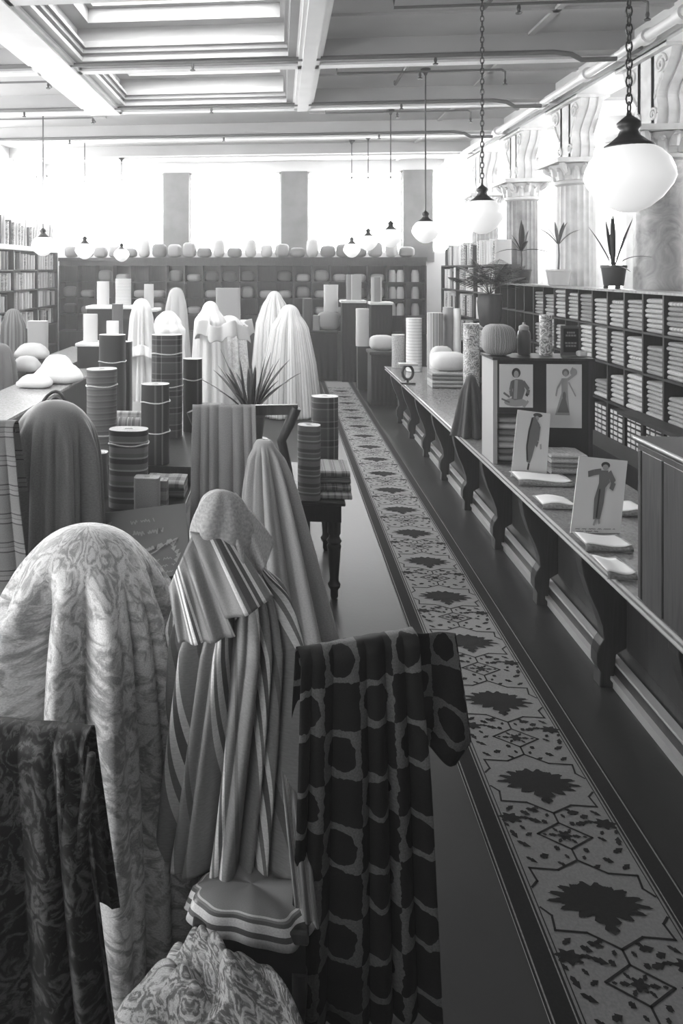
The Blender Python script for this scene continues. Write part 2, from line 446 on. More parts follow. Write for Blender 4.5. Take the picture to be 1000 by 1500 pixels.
def make_column(name, label, shaft_mat, flutes, y):
    t = thing(name, label, 'column', (4.62, y, 0), 0, 'columns behind the pigeonhole shelf')
    m = MB(); R = .29
    def fn(u, v):
        a = u*2*pi; z = .25 + v*3.6
        r = R*(1 - .06*v) - (.018*abs(sin(flutes*a/2)) if flutes else 0)
        return V((r*cos(a), r*sin(a), z)), (u*1.8, z)
    m.grid(fn, flutes*6 if flutes else 40, 12, True)
    m.build('shaft', shaft_mat, t, smooth=True)
    MB().lathe([(.4, 0), (.4, .1), (.36, .12), (.37, .18), (.33, .21), (.31, .25), (.29, .26)], seg=32).build('base', M_pale, t, smooth=True)
    m = MB().lathe([(.27, 3.80), (.31, 3.83), (.31, 3.87), (.28, 3.89), (.28, 3.92), (.33, 4.05), (.40, 4.12)], seg=32)
    m.box(-.44, .44, -.44, .44, 4.13, 4.2)
    for k in range(8):      # acanthus leaves curling out under the abacus
        a = k*pi/4 + pi/8
        for zz, rr, h in ((3.89, .28, .17), (3.96, .31, .15)):
            aa = a + (pi/8 if zz > 3.9 else 0); pts = []; 
            for i in range(6):
                s = i/5; r = rr + .1*s*s; pts.append((r*cos(aa), r*sin(aa), zz + h*sin(s*2.0)))
            m.tube(pts, [.05, .06, .055, .05, .04, .02], 6)
    for k in range(4):      # corner volutes
        a = k*pi/2 + pi/4
        m.tube([(.36*cos(a), .36*sin(a), 4.0), (.47*cos(a), .47*sin(a), 4.09), (.5*cos(a), .5*sin(a), 4.14)], [.03, .05, .035], 7)
    m.build('capital', M_pale, t, smooth=True)
    m = MB().box(-.16, .16, -.19, .19, 4.2, 5.1).box(-.24, .24, -.6, .6, 5.06, 5.12)
    m.build('post', M_pale, t)
    for sy in (-1, 1):
        m = MB(); console(m, sy); m.build('scroll_console', M_pale, t, merge=False)
    return t
make_column('column', 'dark mottled marble column behind the nearest plant on the shelf top', M_marble, 0, 8.78)
make_column('column', 'pale fluted column with scroll consoles behind the plant in the pale bowl', M_pale, 20, 11.15)
M_greyst = mat('grey_stone', .3, .6, .4, .2, 6)
make_column('column', 'grey fluted column behind the dark tall potted plant', M_greyst, 20, 13.55)
make_column('column', 'far fluted column nearest the back windows, behind the second hanging lamp', M_greyst, 20, 15.9)
# ---------------------------------------------------------------- curtains between the columns and the side windows
def curtain(label, y0, y1, x, z0, z1, m_, seed):
    rnd = random.Random(seed); L = y1-y0; nf = int(L/.16)
    ph = [rnd.uniform(0, 6) for _ in range(3)]
    def fn(u, v):
        y = y0 + u*L
        d = .045*sin(u*nf*2*pi+ph[0]+.6*sin(3*u*2*pi+ph[1])) * (1-.3*v)
        return V((x + d, y, z1 + (z0-z1)*v)), (u*L, v*(z1-z0))
    t = thing('curtain', label, 'curtain', (x, (y0+y1)/2, z0), 0, 'curtains on the side windows')
    L0 = V((x, (y0+y1)/2, z0))
    MB().grid(fn, nf*8, 10).build('drop', m_, t, origin=L0, smooth=True, solid=.006).location = (0, 0, 0)
    MB().tube([(x, y0-.1, z1+.02), (x, y1+.1, z1+.02)], .02, 8).build('rod', M_mould, t, origin=L0).location = (0, 0, 0)
curtain('pale curtain on the side window right of the marble column', 6.5, 8.4, 6.35, 1.9, 4.15, M_curt, 1)
curtain('pale curtain behind the nearest potted plant on the shelf top', 9.15, 11.0, 6.35, 1.9, 4.15, M_curt, 2)
curtain('pale curtain between the pale fluted column and the pale bowl plant', 11.5, 13.2, 6.35, 1.9, 4.15, M_curt, 3)
curtain('far pale curtain beyond the dark tall potted plant', 15.7, 17.7, 6.35, 1.9, 4.15, M_curt, 5)
curtain('pale curtain behind the dark tall potted plant', 13.9, 15.5, 6.35, 1.9, 4.15, M_curt, 4)
# ---------------------------------------------------------------- pipes under the ceiling
def pipe(name, label, pts, r, m_, heads=(), fl=()):
    o0 = V(pts[0]); t = thing(name, label, 'pipe', o0, 0, 'pipes under the ceiling')
    MB().tube([V(p)-o0 for p in pts], r, 10).build('tube', m_, t, smooth=True)
    for h in heads:
        h = V(h) - o0
        MB().lathe([(.012, 0), (.02, -.03), (.02, -.05), (.012, -.07), (.035, -.085), (.03, -.095)], h, 10).build('sprinkler_head', M_iron, t)
    for a, b in fl:
        MB().tube([V(a)-o0, V(b)-o0], r*1.45, 12).build('flange', m_, t, smooth=True)
    return t
M_pipeg = mat('grey_pipe', .12, .5, .5)
M_pipew = mat('white_pipe', .72, .4, .5)
pw = [(4.12, YF+.1, 5.13), (4.12, 17.9, 5.13)]
pipe('ceiling_pipe', 'fat white pipe running lengthwise beside the column beam', pw, .06, M_pipew, (), [((4.12, y-.06, 5.13), (4.12, y+.06, 5.13)) for y in (7.4, 8.1, 9.6, 11.2, 13.4)])
for y, lab in ((8.575, 'dark pipe along the near skylight cross beam'), (10.935, 'dark pipe along the second cross beam'), (13.375, 'thin pipe along the third cross beam')):
    pipe('ceiling_pipe', lab, [(XL+.1, y, 5.13), (3.3, y, 5.13), (3.5, y, 5.1), (3.62, y, 5.03), (4.02, y, 5.03)], .03, M_pipeg, [(x, y, 5.11) for x in (-4.2, -1.1, 1.9)])
for y, x0, x1, lab in ((7.35, 1.2, 3.75, 'thin sprinkler pipe nearest the top of the picture with an elbow at its right end'), (9.75, .8, 3.1, 'thin sprinkler pipe between the first two cross beams with an elbow at its right end'), (12.2, .8, 3.3, 'thin sprinkler pipe between the second and third cross beams')):
    pipe('ceiling_pipe', lab, [(x0, y, ZC), (x0, y, 5.27), (x1-.05, y, 5.27), (x1, y, 5.24), (x1, y, 5.14)], .016, M_pipeg, [(x1, y, 5.15), ((x0+x1)/2, y, 5.26)])
for x, y0, y1, lab in ((2.2, 5.0, 7.6, 'lengthwise pipe near the twisted lamp chain'), (1.75, 9.0, 10.6, 'short lengthwise pipe between the first two cross beams')):
    pipe('ceiling_pipe', lab, [(x, y0, ZC), (x, y0, 5.33), (x, y1, 5.33), (x, y1, ZC)], .025, M_pipeg)
for y, x0, lab in ((9.8, -5.6, 'thin sprinkler pipe left of the skylight with two drops'), (12.2, -5.2, 'thin sprinkler pipe at the far left of the ceiling')):
    pipe('ceiling_pipe', lab, [(x0, y, ZC), (x0, y, 5.27), (-3.4, y, 5.27), (-3.35, y, 5.18)], .016, M_pipeg, [(x0, y, 5.2), (-3.4, y, 5.26)])
# ---------------------------------------------------------------- pendant lamps
M_globe = emit('opal_glass_globe', .12)
def pendant(label, x, y, zc, dia, chain, ztop=ZC, hh=.84):
    t = thing('pendant_lamp', label, 'lamp', (x, y, ztop), 0, 'opal pendant lamps in rows')
    R = dia/2; Hh = dia*hh; zb = zc - ztop
    pr = [(.0, -.5), (.2, -.49), (.45, -.42), (.72, -.28), (.93, -.1), (1, .02), (.97, .14), (.88, .28), (.7, .41), (.55, .47), (.5, .5)]
    MB().lathe([(r*R, zb + z*Hh) for r, z in pr], seg=36).build('globe', M_globe, t, smooth='all')
    zt = zb + .46*Hh
    MB().lathe([(.57*R, zt), (.55*R, zt+.03*dia), (.42*R, zt+.07*dia), (.25*R, zt+.15*dia), (.2*R, zt+.22*dia), (.27*R, zt+.26*dia), (.27*R, zt+.31*dia), (.16*R, zt+.36*dia), (.06*R, zt+.4*dia), (.04*R, zt+.46*dia)], seg=24).build('fitter', M_black, t, smooth='all')
    m = MB(); z0 = zt + .44*dia
    if chain:
        n = int((-z0)/.052)
        for k in range(n):
            zc_ = z0 + (k+.5)*(-z0)/n; pts = []
            for i in range(9):
                a = i/8*2*pi; r1, r2 = .017, .036
                pts.append(((r1*cos(a) if k % 2 else 0), (0 if k % 2 else r1*cos(a)), zc_ + r2*sin(a)))
            m.tube(pts, .0055, 5, caps=False)
        m.build('chain', M_black, t)
    else:
        m.tube([(0, 0, z0), (0, 0, 0)], .011, 6).build('rod', M_iron, t)
    MB().lathe([(.02, -.09), (.03, -.06), (.07, -.02), (.07, 0)], seg=16).build('ceiling_rose', M_iron, t, smooth=True)
def plamp(label, px, py, w, dia, chain, hh=.84):
    p = P(px, py, w)
    zt = ZC
    for a, b in ybm:
        if a-.02 < p.y < b+.02: zt = ZB
    pendant(label, p.x, p.y, p.z, dia, chain, zt, hh)
plamp('largest opal glass pendant lamp on a chain, in front of the marble column', 921, 262, 4.08, .485, True, .83)
plamp('second nearest opal pendant lamp, on a twisted chain in front of a far column', 706, 318, 6.9, .41, True)
plamp('third pendant lamp of the right row, the largest of those hanging before the back windows', 623, 340, 9.8, .385, False)
plamp('fourth pendant lamp of the right row, on a thin rod before the back windows', 572, 349, 12.3, .4, False)
plamp('fifth pendant lamp of the right row, small and half way behind its neighbours', 539, 356, 14.8, .4, False)
plamp('lowest small pendant lamp at the left end of the right row', 515, 367, 15.2, .38, False)
plamp('left row pendant lamp hanging before the left bundle shelves', 63, 361, 11.8, .4, False)
plamp('middle pendant lamp of the left row, above the dark back cabinet', 124, 368, 14.2, .4, False)
plamp('farthest pendant lamp of the left row, above the dark back cabinet', 178, 374, 16.2, .37, False)
# ================================================================== carpet runner
M_cfield = cloth('carpet_field', .09, .65, .7, .25, 90, .45)
M_cdark = cloth('carpet_dark_border', .006, .95, .05, .3, 90)
M_cline = cloth('carpet_light_line', .2, .95, .1, .2, 90)
def carpet():
    x0, x1 = .358*H*CA, .645*H*CA; xm = (x0+x1)/2; fw = .51; yb = 2.81; rep = .631
    Y0, Y1 = 1.2, 15.4
    m = MB().box(x0, x1, Y0, Y1, 0, .007, 0)
    z = .0085
    def poly(pts, mi, zz=z):
        pts = [V((p[0], p[1], zz)) for p in pts]
        if sum((a.x*b.y - b.x*a.y) for a, b in zip(pts, pts[1:]+pts[:1])) < 0: pts.reverse()
        m.face(pts, mi)
    def line(a, b, w, mi=1, zz=z):
        a, b = V(a), V(b); d = (b-a).normalized(); nrm = V((-d.y, d.x))*w/2; e = d*w/2
        poly([a-nrm-e, b-nrm+e, b+nrm+e, a+nrm-e], mi, zz)
    for s in (-1, 1):
        i, o = xm + s*fw/2, (x1 if s > 0 else x0)
        poly([(i, Y0), (o, Y0), (o, Y1), (i, Y1)], 1, .0075)
        line((i - s*.012, Y0), (i - s*.012, Y1), .005, 1)
        line((o - s*.012, Y0), (o - s*.012, Y1), .006, 2); line((i + s*.012, Y0), (i + s*.012, Y1), .005, 2)
    def blob(cx, cy, rx, ry, lobes, amp, mi=1, seed=0, n=64, zz=.009, ph=0):
        rnd = random.Random(seed); j = [rnd.uniform(.93, 1.07) for _ in range(n//2+1)]
        pts = []
        for k in range(n):
            a = 2*pi*k/n; kk = k if k <= n//2 else n-k      # mirror-symmetric wobble
            aa = a + pi/2
            r = 1 - amp*(.5 + .5*cos(lobes*a + ph)) ; r *= j[kk]
            pts.append((cx + rx*r*cos(aa), cy + ry*r*sin(aa)))
        # fan, since the outline is not convex
        for k in range(n): poly([(cx, cy), pts[k], pts[(k+1) % n]], mi, zz)
    def leaf(cx, cy, L, w, ang, mi=1):
        c, s_ = cos(ang), sin(ang)
        pts = [(-.5, 0), (-.3, .35), (-.05, .3), (0, .5), (.2, .3), (.5, 0), (.2, -.3), (0, -.5), (-.05, -.3), (-.3, -.35)]
        pts = [(cx + (a*L*c - b*w*s_), cy + (a*L*s_ + b*w*c)) for a, b in pts]
        for k in range(len(pts)): poly([(cx, cy), pts[k], pts[(k+1) % len(pts)]], mi, .009)
    n0 = -3
    for k in range(n0, 20):
        cy = yb + rep*k
        if cy + rep > Y1 or cy - .2 < Y0: continue
        blob(xm, cy, .195, .082, 13, .3, 1, 3, 128); blob(xm, cy, .15, .086, 16, .22, 1, 5, 128, .0093)
        blob(xm, cy-.108, .028, .03, 5, .3, 1, 4, 20, .0097); blob(xm, cy-.07, .05, .045, 5, .3, 1, 4, 20, .01)
        for s in (-1, 1):
            X = lambda a: xm + s*a
            L = .009
            # double-stepped hexagonal frame round the medallion
            for sg in (-1, 1):
                line((X(0), cy+sg*.19), (X(.10), cy+sg*.135), L); line((X(.10), cy+sg*.135), (X(.215), cy+sg*.135), L)
                line((X(.215), cy+sg*.135), (X(.205), cy+sg*.075), L); line((X(.205), cy+sg*.075), (X(.235), cy+sg*.045), L)
                # diamond half way along the spine
                line((X(0), cy+rep/2+sg*.07), (X(.115), cy+rep/2), L)
                leaf(X(.07), cy+sg*.165+.0, .04, .02, s*sg*.5); leaf(X(.035), cy+sg*.205, .025, .02, s*sg*1.1)
                leaf(X(.13), cy+sg*.2, .045, .03, -s*sg*.4); leaf(X(.19), cy+sg*.175, .05, .022, s*sg*.6)
                leaf(X(.06), cy+sg*.245, .028, .03, .8*s)
            leaf(X(.195), cy+.255, .06, .025, .5*s); leaf(X(.155), cy+.31, .04, .02, -.5*s); leaf(X(.22), cy+.305, .05, .03, 1.2*s)
            leaf(X(.1), cy+.39, .06, .03, .3*s); leaf(X(.17), cy+.345, .03, .02, .9*s)
            # half flowers growing in from the border
            blob(X(.205), cy-.235+rep, .055, .032, 7, .35, 1, 9, 36); leaf(X(.14), cy-.228+rep, .05, .02, .1*s); leaf(X(.235), cy-.275+rep, .03, .02, .9*s)
            leaf(X(.09), cy-.18+rep, .06, .03, .2*s)
            leaf(X(.05), cy+rep/2, .04, .022, 0); leaf(X(.03), cy+rep/2+.028, .03, .018, .9*s); leaf(X(.03), cy+rep/2-.028, .03, .018, -.9*s); leaf(X(.085), cy+rep/2, .02, .014, 0)
        blob(xm, cy+rep/2, .035, .03, 6, .4, 1, 7, 36)
        line((xm, cy+.19), (xm, cy+rep/2-.07), .009); line((xm, cy+rep/2+.07), (xm, cy+rep-.19), .009)
    o = m.build('carpet_runner', [M_cfield, M_cdark, M_cline], origin=(xm, 8, 0), merge=False)
    tag(o, 'long floral carpet runner with dark borders down the aisle', 'carpet')
carpet()
# ================================================================== long counter on the right
M_panel = wood('counter_front_wood', .03, .3)
CX = 1.78
t = thing('shop_counter', 'long dark shop counter with curved brackets along the right of the aisle', 'counter', (2.2, 6.5, 0))
O = V((2.2, 6.5, 0))
def part(mb, name, m_, par=None, **k):
    o = mb.build(name, m_, par or t, origin=O, **k); o.location = (0, 0, 0); return o
CY0, CY1 = .9, 11.85
part(MB().box(CX, 2.66, CY0, CY1, .815, .85), 'worktop', M_top, bevel=.008)
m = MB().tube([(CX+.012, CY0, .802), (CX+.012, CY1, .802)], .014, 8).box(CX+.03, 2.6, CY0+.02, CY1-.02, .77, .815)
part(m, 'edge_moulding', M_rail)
part(MB().box(2.06, 2.6, CY0+.03, CY1-.04, .0, .77), 'body', M_panel)
m = MB()
k = 0
while 4.31+1.005*(k-3) < CY1:
    y = 4.31+1.005*(k-3); m.box(2.045, 2.06, y+.08, y+.93, .24, .74); k += 1
part(m, 'front_panel', M_panel, bevel=.006)
part(MB().box(2.0, 2.06, CY0+.03, CY1-.04, 0, .14), 'plinth', M_panel)
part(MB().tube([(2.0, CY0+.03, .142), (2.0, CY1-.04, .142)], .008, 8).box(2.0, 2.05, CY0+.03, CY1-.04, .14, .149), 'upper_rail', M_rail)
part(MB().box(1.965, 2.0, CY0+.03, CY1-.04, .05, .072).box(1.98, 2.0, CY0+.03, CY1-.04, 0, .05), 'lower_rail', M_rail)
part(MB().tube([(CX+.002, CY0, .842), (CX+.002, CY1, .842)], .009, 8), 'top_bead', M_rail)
br = [(2.06,.8),(1.80,.8),(1.80,.74),(1.815,.66),(1.85,.55),(1.895,.45),(1.925,.36),(1.93,.29),(1.905,.25),(1.89,.2),(1.89,.13),(1.91,.09),(1.905,0),(1.985,0),(1.99,.1),(2.0,.2),(2.06,.24)]
brm = None
for j in range(k):
    y = 4.31 + 1.005*(j-3)
    if y > CY1-.05: continue
    m = MB().prism(br, lambda a, b, d: V((a, d, b)), -.045, .045)
    if brm is None: brm = m.build('bracket', M_panel, t, bevel=.006); c = brm
    else: c = brm.copy(); COL.objects.link(c)
    c.location = (-O.x, y-O.y, 0)
# ================================================================== pigeonhole shelf on the right
M_shelf = wood('shelf_wood', .03, .45)
SX, SD = 4.0, .3
cy = [6.72 - .41*2 + .41*i for i in range(18)]
zr = [.44, .89, 1.355, 1.812, 2.235]
t = thing('pigeonhole_shelf', 'long dark pigeonhole shelf of folded cloth behind the right counter', 'shelf', (4.15, 9.4, 0)); O = V((4.15, 9.4, 0))
y0, y1 = cy[0], cy[-1]
part(MB().box(SX+SD-.02, SX+SD, y0, y1, .3, 2.26), 'back', M_shelf)
part(MB().box(SX-.03, SX+SD+.02, y0-.03, y1+.02, 2.235, 2.262), 'top', wood('shelf_top_wood', .3, .4))
for z in zr[:-1]: part(MB().box(SX, SX+SD, y0, y1, z-.024, z), 'shelf_board', M_shelf)
for y in cy: part(MB().box(SX+.005, SX+SD, y-.014, y+.014, .42, 2.235), 'divider', M_shelf)
part(MB().box(SX-.3, SX+SD, y0, y1, 0, .42).box(SX-.34, SX, y0-.02, y1, .42, .45), 'plinth', M_shelf)
part(MB().box(SX-.22, SX, y0, cy[5]+.1, .875, .915), 'ledge', M_shelf)
# folded lengths of cloth
def folded(name, w, d, h, m_, seed=0):
    """a folded length: rounded fold towards -X, layered look by slight waves"""
    rnd = random.Random(seed); ph = rnd.uniform(0, 6)
    def fn(u, v):
        a = pi/2 + u*pi
        # outline in X-Z: half-round fold at the front, square at the back
        if u < .2: x, z = d/2 - (d-h/2)*u/.2, h
        elif u > .8: x, z = -d/2+h/2 + (d-h/2)*(u-.8)/.2, 0
        else:
            aa = (u-.2)/.6*pi; x, z = -d/2+h/2 - h/2*sin(aa)*1.2, h/2 + h/2*cos(aa)
        y = (v-.5)*w
        return V((x, y, z - .006*abs(sin(v*5+ph))*min(1, z/h))), (v*w, u*.3)
    m = MB().grid(fn, 14, 6)
    for s in (0, 1):
        m.face([fn(q/14, s)[0] for q in (range(15) if s == 1 else range(14, -1, -1))])
    m.face([fn(1, 0)[0], fn(0, 0)[0], fn(0, 1)[0], fn(1, 1)[0]])
    return m.build(name, m_, smooth=True)
cl = [cloth('linen_a', .36, amt=.35, scale=60), cloth('linen_b', .3, amt=.35, scale=60), cloth('linen_c', .44, amt=.3, scale=60), cloth('linen_d', .22, amt=.3, scale=60), striped('linen_e', 0, .06, [(0, .45), (.5, .3)])]
protos = []
for k, (w, h) in enumerate(((.33, .052), (.31, .046), (.34, .058), (.32, .05), (.3, .048))):
    o = folded('folded_cloth', w, .235, h, cl[k], k); protos.append((o, h))
used = set()
rnd = random.Random(5)
rows = [('third', zr[1], 7), ('second', zr[2], 7), ('top', zr[3], 7)]
rowlab = {'top': 'top row', 'second': 'second row', 'third': 'third row'}
for rn, z, n0 in rows:
    for ci in range(3, 13):
        n = n0 + rnd.choice((0, 0, 1, 1, -1)); kk = rnd.choice((0, 0, 1, 1, 2, 2, 0, 3)); zz = z + .002
        if rn == 'third' and ci == 7: n = 4; kk = 3
        if ci == 3: kk = 3 if rn == 'top' else 1
        for q in range(n):
            k = kk if rnd.random() > .2 else rnd.choice((0, 1, 2, 4))
            o, h = protos[k]
            if zz + h > z + .425: break
            loc = (SX+.145+rnd.uniform(-.01, .012), (cy[ci]+cy[ci+1])/2 + rnd.uniform(-.01, .01), zz)
            lab = 'folded cloth, %s of right shelf, %s pigeonhole from near end, %s from bottom' % (rowlab[rn], ORD[ci-3], ORD[q])
            if k in used: c = dup(o, loc, rnd.uniform(-.02, .02))
            else: c = o; used.add(k); c.location = loc
            tag(c, lab, 'folded cloth', 'folded cloths in the right pigeonhole shelf')
            zz += h + .002
for k, (o, h) in enumerate(protos):
    if k not in used: bpy.data.objects.remove(o)
# small boxes with dotted ends in the lowest row of pigeonholes
M_bx = striped('button_box', 1, .06, [(0, .6), (.62, .06)], .6)
M_bx2 = mat('button_card', .6, .6)
bxp = None; i = 0
for ci in range(3, 11):
    for q in range(6):
        zz = zr[0] + .002 + .062*q
        loc = (SX+.1, (cy[ci]+cy[ci+1])/2, zz)
        if bxp is None:
            bxp = thing('button_box', '', 'box', loc)
            MB().box(-.08, .1, -.16, .16, 0, .056).build('carton', mat('carton_dark', .05, .7), bxp)
            MB().box(-.086, -.08, -.14, -.05, .01, .046).box(-.086, -.08, -.02, .06, .01, .046).box(-.086, -.08, .085, .145, .01, .046).build('label_card', M_bx2, bxp)
            c = bxp
        else: c = dup(bxp, loc)
        tag(c, 'dark box, lowest row of right shelf, %s pigeonhole from near end, %s from bottom' % (ORD[ci-3], ORD[q]), 'box', 'boxes in the lowest pigeonholes')
# ================================================================== fabric bolts
def bolt_mesh(name, w, d, h, m_, top=None, n=2.6, seed=0, lean=0, rings=4):
    rnd = random.Random(seed); out = superell(w/2, d/2, n, 32); per = [0]
    for a, b in zip(out, out[1:]+out[:1]): per.append(per[-1] + sqrt((a[0]-b[0])**2 + (a[1]-b[1])**2))
    ph = rnd.uniform(0, 6)
    def fn(u, v):
        k = int(round(u*32)) % 32; x, y = out[k]; s = 1 + .012*sin(v*7+ph)
        return V((x*s + lean*v*h, y*s, v*h)), (per[int(round(u*32))], v*h)
    m = MB().grid(fn, 32, 8, True)
    # wound end: stepped spiral of cloth edges round the board
    prev = [(x, y) for x, y in out]
    for r in range(rings):
        f0, f1 = 1 - r/rings*.8, 1 - (r+1)/rings*.8
        zt = h - (.006 if r % 2 else 0); z2 = h - (0 if r % 2 else .006)
        for k in range(32):
            a, b = out[k], out[(k+1) % 32]; L = lean*h
            m.face([(a[0]*f0+L, a[1]*f0, zt if r else h), (b[0]*f0+L, b[1]*f0, zt if r else h), (b[0]*f1+L, b[1]*f1, z2), (a[0]*f1+L, a[1]*f1, z2)], 1)
    f = .2; m.face([(a[0]*f+lean*h, a[1]*f, h-.003) for a in out], 1)
    m.face([(a[0], a[1], 0) for a in reversed(out)], 1)
    return m.build(name, [m_, top or m_], smooth=True)
def string_band(par, w, d, z, n=2.6):
    out = superell(w/2+.004, d/2+.004, n, 32)
    pts = [(x, y, z + .006*sin(i*.7)) for i, (x, y) in enumerate(out)]; pts.append(pts[0])
    return MB().tube(pts, .0055, 5, caps=False).build('string', M_string, par)
M_string = cloth('white_string', .75)
M_edge = cloth('bolt_edge', .6)
bm_ = [cloth('bolt_white', .72), cloth('bolt_pale', .55), cloth('bolt_mid', .3), cloth('bolt_dark', .08),
       striped('bolt_stripe', 1, .05, [(0, .6), (.35, .2), (.5, .65), (.8, .3)]), damask('bolt_print', .15, .7, 14, .8), cloth('bolt_charcoal', .04)]
def bolt_set(dims):
    return [bolt_mesh('fabric_bolt', w, d, h, bm_[k], M_edge, 2.4, k) for k, (w, d, h) in enumerate(dims)]
def fill(prs, used, locs, weights, labf, group, seed, rz=0, zs=(.86, 1.0)):
    rnd = random.Random(seed)
    for i, loc in enumerate(locs):
        k = rnd.choices(range(len(prs)), weights)[0]
        r = rz + rnd.uniform(-.03, .03)
        if k in used: c = dup(prs[k], loc, r)
        else: c = prs[k]; used.add(k); c.location = loc; c.rotation_euler.z = r
        c.scale.z = rnd.uniform(*zs)
        tag(c, labf(i), 'fabric bolt', group)
# far end of the right shelving: open racks crowded with standing bolts
t = thing('bolt_rack', 'tall open rack crowded with pale bolts at the far right, beyond the pigeonholes', 'shelf', (4.2, 15.1, 0)); O = V((4.2, 15.1, 0))
RY0, RY1 = 13.0, 17.2; rz_ = [.3, .95, 1.5, 2.05, 2.6]
part(MB().box(4.36, 4.4, RY0, RY1, 0, 2.6), 'back', M_shelf)
for z in rz_: part(MB().box(3.95, 4.36, RY0, RY1, z-.03, z), 'shelf_board', M_shelf)
for y in (RY0, RY0+1.4, RY0+2.8, RY1): part(MB().box(3.95, 4.36, y-.02, y+.02, 0, 2.57), 'upright', M_shelf)
prs = bolt_set([(.1, .3, .5), (.12, .3, .48), (.1, .3, .5), (.09, .28, .47), (.1, .3, .5), (.13, .3, .49), (.1, .28, .45)])
usedb = set()
rnd = random.Random(3)
for ri, z in enumerate(rz_[1:]):
    locs = []; y = RY0 + .1
    while y < RY1 - .08:
        if min(abs(y-(RY0+1.4)), abs(y-(RY0+2.8))) > .08: locs.append((4.13, y, z+.002))
        y += rnd.uniform(.15, .19)
    nm = ['lowest', 'second', 'third', 'top'][ri]
    fill(prs, usedb, locs, (4, 3, 2, 2, 4, 6, 2), lambda i: 'bolt on the %s board of the far right rack, %s from near end' % (nm, ORD[i]), 'bolts in the far right rack', 10+ri, pi/2)
# left wall shelving with a ledge and bolts above and below
t = thing('bolt_rack', 'tall wall rack crowded with pale bolts at the far left', 'shelf', (-6.0, 15, 0)); O = V((-6.0, 15, 0))
LY0, LY1 = 12.9, 17.25; lz = [.6, 1.15, 1.6, 2.05, 2.5]
part(MB().box(-6.2, -6.15, LY0, LY1, 0, 3.0), 'back', M_shelf)
part(MB().box(-6.2, -5.66, LY0, LY1, 2.93, 3.03), 'ledge', M_mould)
for z in lz: part(MB().box(-6.15, -5.74, LY0, LY1, z-.03, z), 'shelf_board', M_shelf)
for y in (LY0, LY0+1.45, LY0+2.9, LY1): part(MB().box(-6.15, -5.74, y-.02, y+.02, 0, 2.93), 'upright', M_shelf)
for ri, z in enumerate(lz[1:]+[3.03]):
    locs = []; y = LY0 + .12
    while y < LY1 - .08:
        if z > 3 or min(abs(y-(LY0+1.45)), abs(y-(LY0+2.9))) > .08: locs.append((-5.93, y, z+.002))
        y += rnd.uniform(.16, .2)
    nm = ['lowest', 'second', 'third', 'fourth', 'topmost'][ri]
    fill(prs, usedb, locs, (4, 3, 2, 1, 4, 6, 1), lambda i: 'bolt on the %s board of the left wall rack, %s from near end' % (nm, ORD[i]), 'bolts in the left wall rack', 20+ri, pi/2, (.68, .8) if z < 3 else (.9, 1.3))
for k, o in enumerate(prs):
    if k not in usedb: bpy.data.objects.remove(o)
# ================================================================== dark cabinet along the back
M_cab = wood('cabinet_wood', .035, .45)
t = thing('back_cabinet', 'wide dark pigeonhole cabinet along the back under the windows', 'cabinet', (-1.1, 17.5, 0)); O = V((-1.1, 17.5, 0))
BX0, BX1, BY = -5.7, 3.6, 17.3
part(MB().box(BX0, BX1, BY+.4, BY+.45, 0, 2.8), 'back', M_cab)
part(MB().box(BX0-.02, BX1+.02, BY-.06, BY+.45, 2.72, 2.81).box(BX0, BX1, BY-.02, BY+.4, 2.6, 2.72), 'cornice', M_cab)
part(MB().box(BX0, BX1, BY-.04, BY+.4, 0, .9), 'base', M_cab)
bz = [.93, 1.35, 1.77, 2.19, 2.6]
for z in bz[:-1]: part(MB().box(BX0, BX1, BY, BY+.4, z-.03, z), 'shelf_board', M_cab)
nc = 20; cw = (BX1-BX0)/nc
for k in range(nc+1): part(MB().box(BX0+k*cw-.02, BX0+k*cw+.02, BY, BY+.4, .9, 2.6), 'divider', M_cab)
def parcel(name, w, d, h, m_, seed):
    rnd = random.Random(seed); ph = [rnd.uniform(0, 6) for _ in range(4)]
    def fn(u, v):
        a = u*2*pi; e = pi*(v-.5)
        c, s = cos(a), sin(a); n = 3.2
        cx = math.copysign(abs(c)**(2/n), c); sy = math.copysign(abs(s)**(2/n), s)
        ce = abs(cos(e))**(2/n); se = math.copysign(abs(sin(e))**(2/n), sin(e))
        r = 1 + .04*sin(3*a+ph[0]) + .03*sin(5*a+ph[1]+v*4)
        return V((w/2*cx*ce*r, d/2*sy*ce*r, h/2*(1+se))), (u, v)
    return MB().grid(fn, 20, 10, True).build(name, m_, smooth='all')
M_par = [cloth('parcel_grey', .18), cloth('parcel_mid', .3), cloth('parcel_dark', .09)]
pp = [parcel('cloth_parcel', .36, .3, h, M_par[k], k) for k, h in enumerate((.3, .2, .27))]
usedp = set()
rnd = random.Random(11)
for ri, z in enumerate(bz[1:4]):
    for ci in range(nc):
        if rnd.random() < .22: continue
        k = rnd.choice((0, 1, 2)); loc = (BX0+(ci+.5)*cw, BY+.2, z+.003)
        if ci >= 18: continue
        if k in usedp: c = dup(pp[k], loc, rnd.uniform(-.15, .15))
        else: c = pp[k]; usedp.add(k); c.location = loc
        tag(c, 'dim parcel in the back cabinet, %s row, %s pigeonhole from the left' % (['third', 'second', 'top'][ri], ORD[ci]), 'parcel', 'parcels in the back cabinet')
